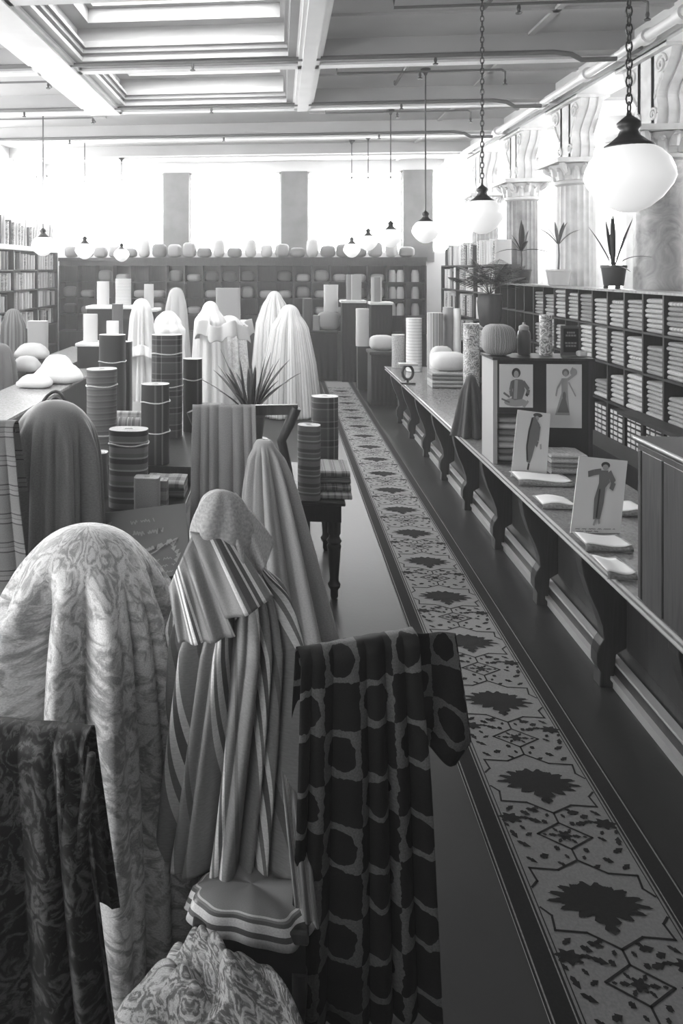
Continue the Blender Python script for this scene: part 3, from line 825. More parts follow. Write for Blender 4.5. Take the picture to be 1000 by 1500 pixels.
# pale wares in the two right-hand bays of the cabinet
M_ware = cloth('pale_ware', .55)
wp = MB().lathe([(.1, 0), (.098, .2), (.08, .27), (.07, .3)], seg=16, sx=1, sy=.8).build('pale_bundle', M_ware, smooth=True); wu = False
for ri, z in enumerate(bz[1:4]):
    for ci, x in enumerate((BX0+18*cw+.13, BX0+18*cw+.34, BX0+19*cw+.2325)):
        loc = (x, BY+.16, z+.002)
        c = dup(wp, loc) if wu else wp
        if not wu: wp.location = loc; wu = True
        tag(c, 'pale bundle at the right end of the back cabinet, %s row, %s from left' % (['third', 'second', 'top'][ri], ORD[ci]), 'bundle', 'pale bundles at the right of the back cabinet')
# rolls heaped along the cabinet top
M_top_ = [cloth('roll_grey', .3), cloth('roll_pale', .5), cloth('roll_mid', .2)]
tp = [parcel('cloth_roll', .36, .3, .36, M_top_[0], 21), parcel('cloth_roll', .3, .3, .42, M_top_[1], 22), parcel('cloth_roll', .38, .3, .3, M_top_[2], 23)]
ut = set(); x = BX0+.25; i = 0
while x < BX1-.1:
    k = rnd.choice((0, 1, 2)); loc = (x, BY+.2, 2.813)
    if k in ut: c = dup(tp[k], loc, rnd.uniform(-.05, .05))
    else: c = tp[k]; ut.add(k); c.location = loc
    c.scale.z = rnd.uniform(.8, 1.25)
    tag(c, 'wrapped roll lying on top of the back cabinet, %s from the left' % ORD[i], 'roll', 'rolls along the top of the back cabinet'); i += 1
    x += rnd.uniform(.375, .41)
# ================================================================== draped display forms
def fsum(a, ks, ph):
    s = 0
    for (n, amp), p in zip(ks, ph): s += amp*(2*abs(sin(n*a/2 + p + .5*sin(2*a+p*3))) - 1)
    return s
def drape(name, m_, c, prof, ks, amp=(.04, .3), seed=0, sx=1, sy=1, nu=150, nv=70, zhem=None, lean=None, solid=.004, parent=None, uvk=(1, 1), twist=0):
    """cloth falling over a round-topped form: prof [(z,r)] from the top down; folds deepen towards the hem"""
    rnd = random.Random(seed); ph = [rnd.uniform(0, 6.28) for _ in ks]
    zt, zb = prof[0][0], prof[-1][0]
    # arc-length parameter along the profile
    fine = []
    tab = list(prof)
    zs = [zt + (zb-zt)*(k/200)**1.0 for k in range(201)]
    pr = [(-z, r) for z, r in tab]
    pts = [(interp(pr, -z), z) for z in zs]; L = [0]
    for (r0, z0), (r1, z1) in zip(pts, pts[1:]): L.append(L[-1] + sqrt((r1-r0)**2 + (z1-z0)**2))
    tot = L[-1]
    def at(s):
        s *= tot
        lo, hi = 0, 200
        while hi-lo > 1:
            mid = (lo+hi)//2
            if L[mid] <= s: lo = mid
            else: hi = mid
        f = (s-L[lo])/max(1e-9, L[hi]-L[lo]); return pts[lo][0]+(pts[hi][0]-pts[lo][0])*f, pts[lo][1]+(pts[hi][1]-pts[lo][1])*f
    c = V(c); rm = max(r for z, r in prof)
    def fn(u, v):
        a = u*2*pi
        r, z = at(v); d = zt - z
        A = amp[0]*sm(amp[1]*.35, amp[1]*1.6, d)*(1 + .6*d)
        A *= min(1, r/.12)
        f = fsum(a + twist*d, ks, ph)
        rr = r + A*f
        zz = z
        if zhem: zz = z + zhem(a)*sm(.6, 1, v)
        lx, ly = lean(z) if lean else (0, 0)
        return V((c.x + sx*rr*cos(a) + lx, c.y + sy*rr*sin(a) + ly, zz)), (u*2*pi*rm*uvk[0], -v*tot*uvk[1])
    return MB().grid(fn, nu, nv, True, flip=True).build(name, m_, parent, origin=(c.x, c.y, zb), smooth='all', solid=solid)
def dome(zt, R, h, rest):
    """quarter-ellipse shoulder then given (z,r) list"""
    out = []
    for k in range(13):
        a = k/12*pi/2; out.append((zt - h*(1-cos(a)), R*sin(a)))
    return out + rest
# --- pale damask over the big round-topped stand in the foreground
M_dam = damask('pale_damask', .3, .68, 8, .8, .45, .45, .3, .64)
p = P(128, 800, 2.62)
o = drape('draped_cloth', M_dam, (p.x, p.y, 0), dome(1.515, .262, .22, [(1.1, .30), (.8, .33), (.4, .36), (.02, .37)]),
      [(9, .9), (14, .45), (5, .5)], (.062, .2), 12, .97, .8, 260, 110)
tag(o, 'pale swirling damask cloth draped over a tall round-topped stand in the left foreground', 'draped cloth')
# --- plain dark cloth on a round-topped stand behind it
M_slate = cloth('slate_silk', .15, .5, .2, .2, 120, .4)
p = P(80, 620, 4.5)
o = drape('draped_cloth', M_slate, (p.x, p.y, 0), dome(1.64, .255, .24, [(1.2, .272), (.8, .285), (.02, .30)]), [(11, .8), (17, .5), (6, .4)], (.036, .2), 5, 1, .75, 220, 80)
tag(o, 'plain dark cloth draped over a round-topped stand behind the pale damask one', 'draped cloth')
# --- striped satin on the stand at the centre of the foreground
M_sat = striped('striped_satin', 0, .15, [(0, .24), (.30, .75), (.36, .2), (.41, .8), (.48, .12), (.54, .75), (.59, .24), (.8, .13), (.86, .24)], .34, .55)
M_plainsat = cloth('plain_satin', .1, .4, .1, .12, 140, .5)
p = P(345, 900, 2.44)
pr = [(1.50, .02), (1.5, .06), (1.47, .085), (1.40, .115), (1.30, .155), (1.18, .19), (1.0, .195), (.8, .2), (.55, .205), (.43, .215)]
o = drape('draped_cloth', M_sat, (p.x, p.y, 0), pr, [(13, .9), (22, .6), (7, .7)], (.03, .10), 31, 1.0, .62, 320, 110, twist=.55)
tag(o, 'dark satin cloth with pale stripes gathered on a stand at the foreground centre', 'draped cloth')
STR = o
def sub(mb, name, m_, par, **k):
    w = par.location.copy(); ob = mb.build(name, m_, par, origin=w, **k); ob.location = (0, 0, 0); return ob
# its turned-over collar, with the broad stripes
def strip(fn, nu, nv): return MB().grid(fn, nu, nv)
def quadpatch(c00, c10, c01, c11, bulge, uw, vw, wav=(0, 0), nu=30, nv=30):
    """bilinear sheet between four world corners bulging towards the camera"""
    c00, c10, c01, c11 = map(V, (c00, c10, c01, c11)); nrm = V((0, -1, 0))
    def fn(u, v):
        q = (c00*(1-u) + c10*u)*(1-v) + (c01*(1-u) + c11*u)*v
        b = bulge*4*u*(1-u)*(.4+.6*v) + wav[0]*sin(wav[1]*u*2*pi + 2*v)*sm(0, .5, v)
        return q + nrm*b, (u*uw, v*vw)
    return fn
M_bstr = striped('broad_satin_stripes', 0, .3, [(0, .22), (.42, .75), (.5, .22), (.56, .1), (.68, .7), (.72, .12), (.80, .75), (.86, .2)], .4, .5)
sub(strip(quadpatch(P(278, 778, 2.34), P(338, 778, 2.36), P(330, 905, 2.22), P(400, 872, 2.27), .05, .3, .3, (.006, 2)), 36, 24), 'collar', M_bstr, STR, smooth='all', solid=.004)
sub(strip(quadpatch(P(247, 860, 2.3), P(282, 782, 2.34), P(262, 940, 2.24), P(345, 930, 2.2), .03, .2, .3, (.01, 3)), 30, 24), 'turnover', M_sat, STR, smooth='all', solid=.004)
# the cloth runs out over the stool as a gathered pad
p0 = P(368, 1325, 2.25); p0 = V((p0.x, p0.y, p0.z))
def fn(u, v):
    a = u*2*pi; s = v
    rx, ry = .222, .11
    f = 1 + .05*sin(5*a+1) + .03*sin(11*a)
    x, y = rx*s*f*cos(a), ry*s*f*sin(a)
    z = .425 + .05*(1-s**4) + .014*sin(4*a+1)*s  + .02*sin(3*a+2)*s*s
    if s > .88: z -= .05*(s-.88)*8
    return V((p0.x + x, p0.y + y, z)), (s*.8, a*.2)
M_pads = striped('pad_satin', 0, .8, [(0, .25), (.80, .7), (.83, .25), (.86, .12), (.89, .75), (.93, .12), (.96, .7)], .36, .5)
sub(MB().grid(fn, 90, 24, True), 'hem_pad', M_pads, STR, smooth='all', solid=.006)
sub(strip(quadpatch(P(410, 1120, 2.34), P(440, 1110, 2.38), P(432, 1325, 2.13), P(466, 1356, 2.15), .02, .3, .4, (.012, 2)), 20, 24), 'side_fall', M_sat, STR, smooth='all', solid=.004)
# the tuft knotted on top of the stand
M_tuft = cloth('gauzy_grey', .4, .8, .3, .25, 90)
p1 = P(322, 770, 2.4)
def fn(u, v):
    a = u*2*pi; e = v*pi
    rx, ry, rz = .105, .085, .125
    f = 1 + .10*sin(3*a+1+v*2) + .05*sin(7*a+v*5) + .06*cos(e*3)
    return V((p1.x + rx*f*sin(e)*cos(a), p1.y + ry*f*sin(e)*sin(a), p1.z + rz*cos(e))), (u*.6, v*.4)
sub(MB().grid(fn, 60, 36, True, flip=True), 'tuft', M_tuft, STR, smooth='all')
sub(strip(quadpatch(P(318, 722, 2.40), P(345, 722, 2.46), P(345, 905, 2.27), P(402, 795, 2.40), .045, .4, .5, (.02, 2.5)), 40, 40), 'tuft_fall', M_tuft, STR, smooth='all', solid=.004)
# grey back panels hanging at both flanks
M_sat2 = striped('slanting_satin', 1, .3, [(0, .22), (.5, .65), (.53, .22), (.58, .7), (.62, .18), (.66, .65), (.69, .22)], .4, .5)
M_back = cloth('satin_reverse', .15, .5, .2, .15, 120, .4)
sub(strip(quadpatch(P(368, 850, 2.5), P(398, 880, 2.55), P(412, 1230, 2.36), P(440, 1150, 2.5), .04, .3, .9, (.025, 2)), 30, 50), 'right_fall', M_sat2, STR, smooth='all', solid=.004)
# --- stool that carries the pad
st = thing('stool', 'low black stool under the striped satin cloth', 'stool', (p0.x, p0.y+.07, 0))
MB().box(-.185, .185, -.16, .2, .37, .415).build('top', M_darkm, st, bevel=.008)
MB().box(-.175, .175, -.145, .185, .27, .37).build('apron', M_black, st)
for a in (-1, 1):
    for b in (-.13, .17): MB().lathe([(.016, 0), (.022, .05), (.018, .1), (.026, .2), (.026, .27)], (a*.155, b, 0), 12).build('leg', M_darkm, st, smooth=True)
MB().box(-.172, .172, -.14, .18, .02, .27).build('side_board', M_black, st)
# ================================================================== sheets hung over a bar
def hang(name, m_, A, B, zlow, back=.5, folds=9, amp=.03, flare=0, seed=0, rad=.05, nu=110, nv=70, solid=.004, skew=(0, 0), uvo=(0, 0), sag=0, hem=None, sharp=True, lean=0, drift=0):
    """cloth over a horizontal bar A-B: front falls to zlow (number or fn(u)), back falls 'back' m behind"""
    A, B = V(A), V(B); D = B-A; W = D.length; dx = V((D.x, D.y, 0)).normalized(); nrm = V((dx.y, -dx.x, 0))
    if nrm.y > 0: nrm = -nrm
    rnd = random.Random(seed); ph = [rnd.uniform(0, 6) for _ in range(3)]
    zl = zlow if callable(zlow) else (lambda u: zlow)
    def fn(u, v):
        top = A + D*u; top.z -= sag*4*u*(1-u)
        Lf = top.z - zl(u); Lt = back + pi*rad + Lf
        s = v*Lt; q = folds*2*pi*u
        w = sin(q + ph[0] + .7*sin(2*pi*u*2 + ph[1]))
        if sharp: w = 1 - 2*abs(sin(q/2 + ph[0] + .6*sin(2*pi*u*1.5 + ph[1])))**.8; w = -w
        w += .4*sin(q*.43 + ph[2])
        if s < back: n, dz, d = -rad, -(back-s), back-s
        elif s < back + pi*rad:
            a = (s-back)/rad; n, dz, d = -rad*cos(a), rad*sin(a), 0
        else: d = s-back-pi*rad; n, dz = rad, -d
        k = amp*sm(.0, .5, d) + amp*.28*(1-sm(.1, .5, d))
        fl = flare*d*(u-.5) + drift*d
        w = (w + 1.4)*.55
        pos = top + nrm*(n + (k*w*1.25 + lean*d if n > 0 else -k*w*.4)) + dx*fl
        pos.z += dz
        if d > Lf-.001 and pos.z < .012: pos.z = .012
        return pos, (u*W*(1+.3) + uvo[0] + skew[0]*d, -s + uvo[1] + skew[1]*u)
    o = MB().grid(fn, nu, nv).build(name, m_, origin=((A.x+B.x)/2, (A.y+B.y)/2, min(zl(0), zl(1))), smooth='all', solid=solid)
    return o
def bar(par_label, A, B, zf=0, name='hanging_rail'):
    A, B = V(A), V(B); c = (A+B)/2; t = thing(name, par_label, 'rail', (c.x, c.y, 0))
    o = V((c.x, c.y, 0)); e = (B-A).normalized()*.02
    MB().tube([A+e*.3-o, B-e*.3-o], .012, 8).build('bar', M_darkm, t)
    n = V((-(B-A).y, (B-A).x, 0)).normalized()*.035
    for q in (A+e*2, B-e*2):
        q = q - o
        MB().tube([q, V((q.x, q.y, .02))], .010, 8).build('post', M_darkm, t)
        MB().tube([V((q.x, q.y, .014))-n, V((q.x, q.y, .014))+n], .012, 8).build('foot', M_darkm, t)
    return t
# --- dark floral squares on a rail
M_flo = floral('dark_floral_squares', .15, .006, .11)
A = P(436, 966, 2.29); B = P(606, 936, 2.335)
o = hang('hung_cloth', M_flo, A, B, .013, .6, 5, .032, .10, 8, rad=.034, uvo=(.03, .02), nu=150, nv=90)
tag(o, 'dark cloth with floral squares hung over a low rail in the centre foreground', 'hung cloth')
d = (B-A).normalized()
def fn(u, v):       # the corner that folds round the end of the rail
    q = B + V((0, 0, .022)) + V((.15*u, .05*u, -.02*u)) + V((.055*v*u, -.04*v, -(.34 + .1*u)*v))
    q += V((.0, -.02*sin(u*7+v*3)*(.3+v), 0))
    if v > .8: q.x -= .3*(v-.8)*u
    return q, (u*.24 + .2, v*.5)
sub(MB().grid(fn, 24, 36), 'folded_corner', M_flo, o, smooth='all', solid=.004)
bar('thin dark rail under the floral squares cloth', A - d*.0 - V((0, 0, .01)), B - V((0, 0, .01)))
# --- patterned dark cloth over the chair in the bottom left corner
M_vel = damask('dark_patterned_velvet', .008, .075, 12, .8, .55, .3, .45, .75)
A = P(-60, 1086, 1.98); B = P(132, 1086, 1.93); A.z = B.z = 1.15
o = hang('hung_cloth', M_vel, A, B, .013, .5, 4, .035, .16, 17, rad=.05, uvo=(.1, 0), drift=.06)
tag(o, 'dark patterned velvet hung over a rail in the bottom left corner', 'hung cloth')
U = []
for i in range(15):
    s_ = i/14; U.append(P(88 + 46*s_, 1105 + 165*(sin(pi*(s_**.75)))**.9, 1.87))
sub(MB().tube(U, [.012+.010*sin(pi*i/14) for i in range(15)], 10), 'swag', M_vel, o, smooth='all')
bar('thin dark rail under the patterned velvet', A - V((0, 0, .012)), B - V((0, 0, .012)))
# --- striped cloth at the left edge and pleated cloth beneath it
M_hst = striped('cross_striped_cotton', 1, .17, [(0, .19), (.52, .06), (.57, .22), (.70, .1), (.73, .2), (.86, .05), (.90, .2)], .85, .2, .01)
A = P(-70, 628, 4.15); B = P(24, 628, 4.15); A.z = B.z = P(20, 628, 4.15).z
o = hang('hung_cloth', M_hst, A, B, P(20, 872, 4.1).z, .4, 2, .03, .25, 3, nv=60)
tag(o, 'cross-striped cotton cloth hung at the left edge beside the plain dark draped stand', 'hung cloth')
zt = P(20, 872, 4.1).z
bar('thin rail at the left edge under the cross-striped cloth', A - V((0, 0, .012)), B - V((0, 0, .012)))
M_pl = striped('pleated_dark_cloth', 0, .09, [(0, .2), (.35, .05), (.6, .16), (.75, .06)], .7, .3)
A2 = P(-60, 880, 4.3); B2 = P(30, 880, 4.3); A2.z = B2.z = zt - .005
o = hang('hung_cloth', M_pl, A2, B2, .013, .4, 9, .015, 0, 4, nv=40)
tag(o, 'pleated dark striped cloth below the cross-striped one at the left edge', 'hung cloth')
bar('low rail under the pleated dark cloth at the left edge', A2 - V((0, 0, .012)), B2 - V((0, 0, .012)))
# --- crumpled damask heap in front
p = P(300, 1450, 2.02)
def fn(u, v):
    a = u*2*pi; s = v
    rx, ry = .34*(1+.12*sin(3*a+1)), .2*(1+.1*sin(4*a))
    x, y = rx*s*cos(a), ry*s*sin(a)
    h = .47*(1-s**2.2)**.8
    n = .055*sin(9*x/.3 + 5*y/.3 + 2*sin(4*y/.3)) + .04*abs(sin(7*x/.3 - 9*y/.3 + 1.5*sin(5*x/.3))) + .03*sin(16*x/.3+3*sin(8*y/.3)) + .02*abs(sin(22*y/.3 + 9*x/.3))
    h += n*(1-s**3)*.62 + .06*x/.3*(1-s)
    return V((p.x + x*(1+.12*(1-h/.4)), p.y - .02 + y, max(.012, h))), (x*1.6+n, y*1.6+h*.8)
M_dam2 = damask('heaped_damask', .2, .7, 12, .8, .5, .4, .36, .62)
o = MB().grid(fn, 160, 70, True).build('cloth_heap', M_dam2, origin=(p.x, p.y, 0), smooth='all', solid=.004)
tag(o, 'crumpled heap of pale patterned damask at the bottom of the picture before the stool', 'cloth heap')
# ================================================================== chair with plain cloth
M_plain = cloth('plain_grey_cloth', .32, .75, .25, .15, 150)
M_plain2 = cloth('plain_grey_cloth_b', .4, .75, .25, .15, 150)
A = P(282, 598, 4.95); B = P(374, 597, 4.95); A.z = B.z = 1.50
o = hang('hung_cloth', M_plain, A, B, .25, .4, 6, .026, .04, 21, nv=50, rad=.026)
tag(o, 'plain grey cloth hung in long pleats over the back of the tall dark chair', 'hung cloth')
cp = P(378, 598, 5.05); cx, cyy = cp.x, cp.y
ch = thing('chair', 'tall-backed dark wooden chair with plain grey cloth over its back', 'chair', (cx-.12, cyy+.15, 0))
o0 = V((cx-.12, cyy+.15, 0)); zt = 1.485
def lp(p): return V(p) - o0
TL = P(283, 602, 4.98); TR = P(436, 593, 4.98); TL.z = zt-.005; TR.z = zt+.02
m = MB(); 
pts = [TL + (TR-TL)*k/12 + V((0, .03*sin(k/12*pi), 0)) for k in range(13)]
M = MB()
for q in range(12):
    a, b = lp(pts[q]), lp(pts[q+1])
    for f in (((a.x, a.y-.02, a.z-.06), (b.x, b.y-.02, b.z-.06), (b.x, b.y-.02, b.z+.012), (a.x, a.y-.02, a.z+.012)),
              ((a.x, a.y+.02, a.z-.06), (a.x, a.y+.02, a.z+.012), (b.x, b.y+.02, b.z+.012), (b.x, b.y+.02, b.z-.06)),
              ((a.x, a.y-.02, a.z+.012), (b.x, b.y-.02, b.z+.012), (b.x, b.y+.02, b.z+.012), (a.x, a.y+.02, a.z+.012)),
              ((a.x, a.y-.02, a.z-.06), (a.x, a.y+.02, a.z-.06), (b.x, b.y+.02, b.z-.06), (b.x, b.y-.02, b.z-.06))): M.face(f)
a, b = lp(pts[0]), lp(pts[-1])
M.face([(a.x, a.y-.02, a.z-.06), (a.x, a.y-.02, a.z+.012), (a.x, a.y+.02, a.z+.012), (a.x, a.y+.02, a.z-.06)]); M.face([(b.x, b.y-.02, b.z-.06), (b.x, b.y+.02, b.z-.06), (b.x, b.y+.02, b.z+.012), (b.x, b.y-.02, b.z+.012)])
M.build('top_rail', M_darkm, ch)
E = P(412, 645, 5.02); E2 = P(424, 700, 5.05)
for nm, top, mid, low in (('right', TR, E, E2), ('left', TL, TL + V((.08, 0, -.27)), TL + V((.05, 0, -.5)))):
    lo = V((low.x, low.y, .0))
    MB().tube([lp(top + V((-.012, 0, -.01))), lp(top*.5 + mid*.5 + V((-.0, 0, 0))), lp(mid), lp(mid*.3+low*.7), lp(low), lp(lo)], [.04, .04, .036, .034, .03, .026], 10).build('back_post', M_darkm, ch, smooth=True)
m = MB().box(TL.x-o0.x+.06, E2.x-o0.x, TL.y-o0.y-.03, TL.y-o0.y+.42, .5, .54); m.build('seat', M_darkm, ch, bevel=.01)
for x in (TL.x-o0.x+.08, E2.x-o0.x-.02): MB().tube([(x, TL.y-o0.y+.38, .5), (x, TL.y-o0.y+.38, 0)], [.026, .02], 10).build('front_leg', M_darkm, ch, smooth=True)
# second plain cloth falling to the floor like a train
c = P(386, 700, 4.72)
pr = [(1.325, .01), (1.32, .05), (1.29, .07), (1.2, .095), (1.0, .14), (.6, .21), (.2, .27), (.013, .30)]
o = drape('draped_cloth', M_plain2, (c.x, c.y, 0), pr, [(9, .9), (14, .5), (5, .5)], (.03, .08), 44, 1, .8, 180, 70, lean=lambda z: (.13*(1.325-z)/1.32, -.08*(1.325-z)/1.32))
tag(o, 'plain grey cloth falling to the floor like a train beside the chair', 'draped cloth')
# ================================================================== white lace forms in the middle distance
M_lace = damask('white_lace', .5, .82, 20, .8, .85, .2, .3, .7)
M_white = cloth('white_cotton', .72, .85, .2, .1)
M_tuft2 = cloth('shawl_grey', .5, .9)
M_gauze = striped('striped_gauze', 0, .12, [(0, .78), (.4, .5), (.55, .8), (.75, .55)], .85, .2, .02)
def form(label, px, ptop, w, zb, R, prof, m_, ks, amp, seed, sx=1, sy=.8, **k):
    p = P(px, ptop, w); zt = p.z
    pr = dome(zt, R, R*1.15, [(zt - a, r) for a, r in prof] + [(zb, prof[-1][1] + .02)])
    o = drape('draped_cloth', m_, (p.x, p.y, 0), pr, ks, amp, seed, sx, sy, 110, 50, **k)
    tag(o, label, 'draped cloth', 'white drapes in the middle distance'); return o
o1 = form('white cloth falling from the leftmost tall form of the white group', 207, 437, 10.6, .013, .14, [(.5, .16), (1.0, .2), (1.7, .25)], M_white, [(9, .8), (13, .5)], (.03, .2), 51)
o = form('wide white cloth with a heart-shaped top, second from left in the white group', 246, 455, 11.4, .013, .2, [(.3, .27), (.6, .24), (1.4, .28)], M_white, [(2, 1.2), (9, .6)], (.04, .1), 52)
form('grey-white hooded form behind the heart-shaped white cloth', 258, 421, 12.3, .013, .14, [(.4, .18), (1.5, .26)], M_tuft, [(7, .8)], (.02, .2), 53)
o3 = form('white cloth with a ruffled shawl in the middle of the white group', 308, 441, 10.9, .013, .13, [(.3, .22), (.9, .25), (1.6, .3)], M_white, [(9, .8), (14, .4)], (.03, .2), 54)
form('patterned white lace over a square-topped form in the middle of the white group', 336, 462, 11.75, .013, .24, [(.4, .26), (1.0, .3), (1.6, .34)], M_lace, [(10, .8), (6, .5)], (.035, .15), 55)
form('pale gauze on a narrow-headed form right of the palm', 402, 426, 12.7, .013, .13, [(.3, .2), (.6, .3), (1.7, .38)], M_gauze, [(9, .9), (15, .4)], (.03, .15), 56)
form('striped gauze skirt spreading to the floor at the right of the white group', 424, 446, 11.7, .013, .17, [(.4, .28), (1.0, .40), (1.95, .5)], M_gauze, [(11, .8), (16, .5)], (.03, .2), 57)
SH = bpy.data.objects[o3.name]
q = P(325, 470, 10.5)
def fn(u, v):
    a = -pi*.95 + u*pi*1.0
    r = .34 + .05*sin(9*a) + .04*v
    return V((q.x + r*1.15*cos(a), q.y + .3 + r*.9*sin(a), q.z - .04 - .24*v + .05*sin(5*a+1) + .02*sin(17*a)*v)), (u, v*.3)
sub(MB().grid(fn, 90, 12), 'ruffled_shawl', M_tuft2, SH, smooth='all', solid=.01)
q2 = P(205, 515, 10.3)
def fn(u, v):
    a = -pi + u*pi
    r = .2 + .02*sin(11*a) + .05*v
    return V((q2.x + r*cos(a), q2.y + .25 + r*sin(a), q2.z + .06 - .16*v + .04*sin(3*a))), (u, v*.3)
sub(MB().grid(fn, 60, 8), 'turned_fold', M_white, o1, smooth='all', solid=.01)
# two dim forms on the far left table
M_dimg = striped('dim_grey_pleats', 0, .08, [(0, .2), (.5, .11)], .85)
form('dim grey pleated form standing at the far left behind the pillows', 19, 452, 12.4, .013, .16, [(.3, .2), (.7, .21), (1.4, .22)], M_dimg, [(9, .8)], (.03, .2), 58)
form('darker draped form cut by the left edge, before the pleated grey one', 2, 503, 10.6, .013, .16, [(.3, .2), (.7, .24), (1.2, .26)], cloth('dim_dark_cloth', .12), [(9, .8)], (.03, .2), 59)
# ================================================================== display cabinet on the counter
ZT = .852
M_card = mat('cream_card', .66, .7, .3)
M_ink = mat('card_ink', .05, .8, .2); M_inkm = mat('card_wash', .16, .8, .2); M_inkl = mat('card_pale_wash', .33, .8, .2)
M_panel2 = cloth('dark_felt_panel', .03, .9)
M_palew = mat('pale_painted_wood', .4, .5)
DY = 5.97
t = thing('display_cabinet', 'dark display cabinet with pinned fashion cards standing across the right counter', 'display cabinet', (2.2, DY, ZT)); O = V((2.2, DY, ZT))
part(MB().box(1.80, 1.835, DY, DY+.32, ZT, 1.735), 'side_panel', M_palew)
part(MB().box(2.575, 2.61, DY, DY+.32, ZT, 1.735), 'side_panel', M_darkm)
part(MB().box(1.79, 2.62, DY-.02, DY+.34, 1.735, 1.755), 'top', M_darkm)
part(MB().box(1.835, 2.575, DY+.30, DY+.32, ZT, 1.735), 'back', M_darkm)
part(MB().box(1.835, 2.575, DY, DY+.02, 1.29, 1.735).box(2.10, 2.575, DY, DY+.02, ZT, 1.29), 'front_panel', M_panel2)
part(MB().box(1.835, 2.575, DY+.02, DY+.30, 1.275, 1.29).box(1.835, 2.575, DY+.01, DY+.30, ZT, ZT+.012), 'shelf_board', M_darkm)
# striped folded cloths in its open lower corner
sf = [cloth('niche_a', .3), cloth('niche_b', .16), cloth('niche_c', .42)]
fp = None; z = ZT+.015
for q in range(7):
    if q < 3:
        o = folded('folded_cloth', .21, .22, .05, sf[q], q); fps = [o] if fp is None else fps + [o]; fp = o
        o.rotation_euler.z = pi/2; o.location = (1.965, DY+.15, z)
    else: o = dup(fps[q % 3], (1.965, DY+.15, z))
    tag(o, 'folded grey cloth in the open corner of the display cabinet, %s from bottom' % ORD[q], 'folded cloth', 'folded cloths in the display cabinet')
    z += .054
def card(name, label, cs, shapes, w3=.006, group=None, script=None, strut=False, ornaments=()):
    """cs: corners BL, BR, TR, TL in the world; shapes: (material index, polygon in card units 0..1)"""
    BL, BR, TR, TL = map(V, cs); nrm = (BR-BL).cross(TL-BL).normalized()
    if nrm.y > 0: nrm = -nrm
    f = lambda u, v, d: (BL*(1-u)+BR*u)*(1-v) + (TL*(1-u)+TR*u)*v + nrm*d
    c0 = (BL+BR)/2; t = thing(name, label, 'card', c0, 0, group)
    m = MB(); q = [(0, 0), (1, 0), (1, 1), (0, 1)]
    m.face([f(a, b, 0) for a, b in q]); m.face([f(a, b, -w3) for a, b in reversed(q)])
    for k in range(4): a, b = q[k], q[(k+1) % 4]; m.face([f(*a, -w3), f(*b, -w3), f(*b, 0), f(*a, 0)])
    bd = m.build('board', M_card if name != 'placard' else M_plac, t, origin=c0); bd.location = (0, 0, 0)
    m = MB()
    for k, (mi, poly) in enumerate(shapes):
        d = .0012 + .0004*k
        if len(poly) > 4:
            cx = sum(p[0] for p in poly)/len(poly); cyv = sum(p[1] for p in poly)/len(poly)
            for a, b in zip(poly, poly[1:]+poly[:1]): m.face([f(cx, cyv, d), f(*a, d), f(*b, d)], mi)
        else: m.face([f(a, b, d) for a, b in poly], mi)
    if shapes: m.build('drawing' if name != 'placard' else 'lettering', [M_ink, M_inkm, M_inkl] if name != 'placard' else [M_script, M_scr2, M_inkm], bd, origin=c0).location = (0, 0, 0)
    for orn_ in ornaments:
        m = MB()
        for poly in orn_: m.face([f(a, b, .0015) for a, b in poly])
        m.build('floral_ornament', M_script, bd, origin=c0).location = (0, 0, 0)
    if strut:
        a = f(.5, .75, -w3); b = V((a.x, a.y+.12, BL.z))
        MB().tube([a, b], .006, 6).build('strut', M_card, t, origin=c0).location = (0, 0, 0)
    return t
def ell(cx, cy_, rx, ry, n=16, a0=0): return [(cx+rx*cos(a0+i*2*pi/n), cy_+ry*sin(a0+i*2*pi/n)) for i in range(n)]
def stroke(pts, w):
    out = []
    for (a, b), (c, d) in zip(pts, pts[1:]):
        L = max(1e-6, sqrt((c-a)**2+(d-b)**2)); nx, ny = -(d-b)/L*w/2, (c-a)/L*w/2
        out.append([(a-nx, b-ny), (c-nx, d-ny), (c+nx, d+ny), (a+nx, b+ny)])
    return out
def limbs(mi, pts, w): return [(mi, q) for q in stroke(pts, w)]
# figure drawings: half-length woman in a jacket / tall woman in a gown / woman in a narrow coat / woman in a suit
figA = [(2, ell(.48, .12, .34, .1)), (0, ell(.5, .8, .13, .115)), (2, ell(.5, .77, .075, .085)), (1, [(.36, .62), (.5, .66), (.7, .64), (.76, .4), (.68, .2), (.46, .17), (.36, .2), (.40, .4)])]
figA += [(2, [(.45, .64), (.55, .64), (.52, .2), (.42, .2)])] + limbs(1, [(.70, .6), (.86, .42), (.83, .3)], .1) + limbs(0, [(.83, .33), (.8, .27)], .08) + limbs(1, [(.38, .6), (.33, .4), (.36, .26)], .09) + limbs(1, [(.3, .24), (.12, .34)], .05) + limbs(1, [(.06, .2), (.3, .12)], .04) + limbs(2, [(.7, .14), (.72, .02), (.85, .16)], .06)
figB = [(1, ell(.54, .87, .1, .06)), (2, ell(.54, .85, .06, .045)), (2, [(.42, .78), (.6, .78), (.6, .55), (.66, .2), (.24, .2), (.42, .55)]), (1, ell(.5, .5, .05, .07)), (1, [(.44, .46), (.54, .46), (.64, .24), (.3, .24)])]
figB += limbs(2, [(.6, .76), (.78, .84), (.72, .95)], .05) + limbs(2, [(.44, .76), (.3, .62), (.26, .5)], .04) + limbs(2, [(.62, .72), (.82, .5)], .03) + [(2, ell(.76, .88, .1, .06))]
figC = [(0, ell(.62, .95, .14, .035)), (2, ell(.6, .9, .06, .04)), (1, [(.44, .9), (.54, .93), (.62, .86), (.70, .8), (.70, .62), (.62, .5), (.55, .3), (.50, .2), (.40, .22), (.36, .45), (.38, .7)])]
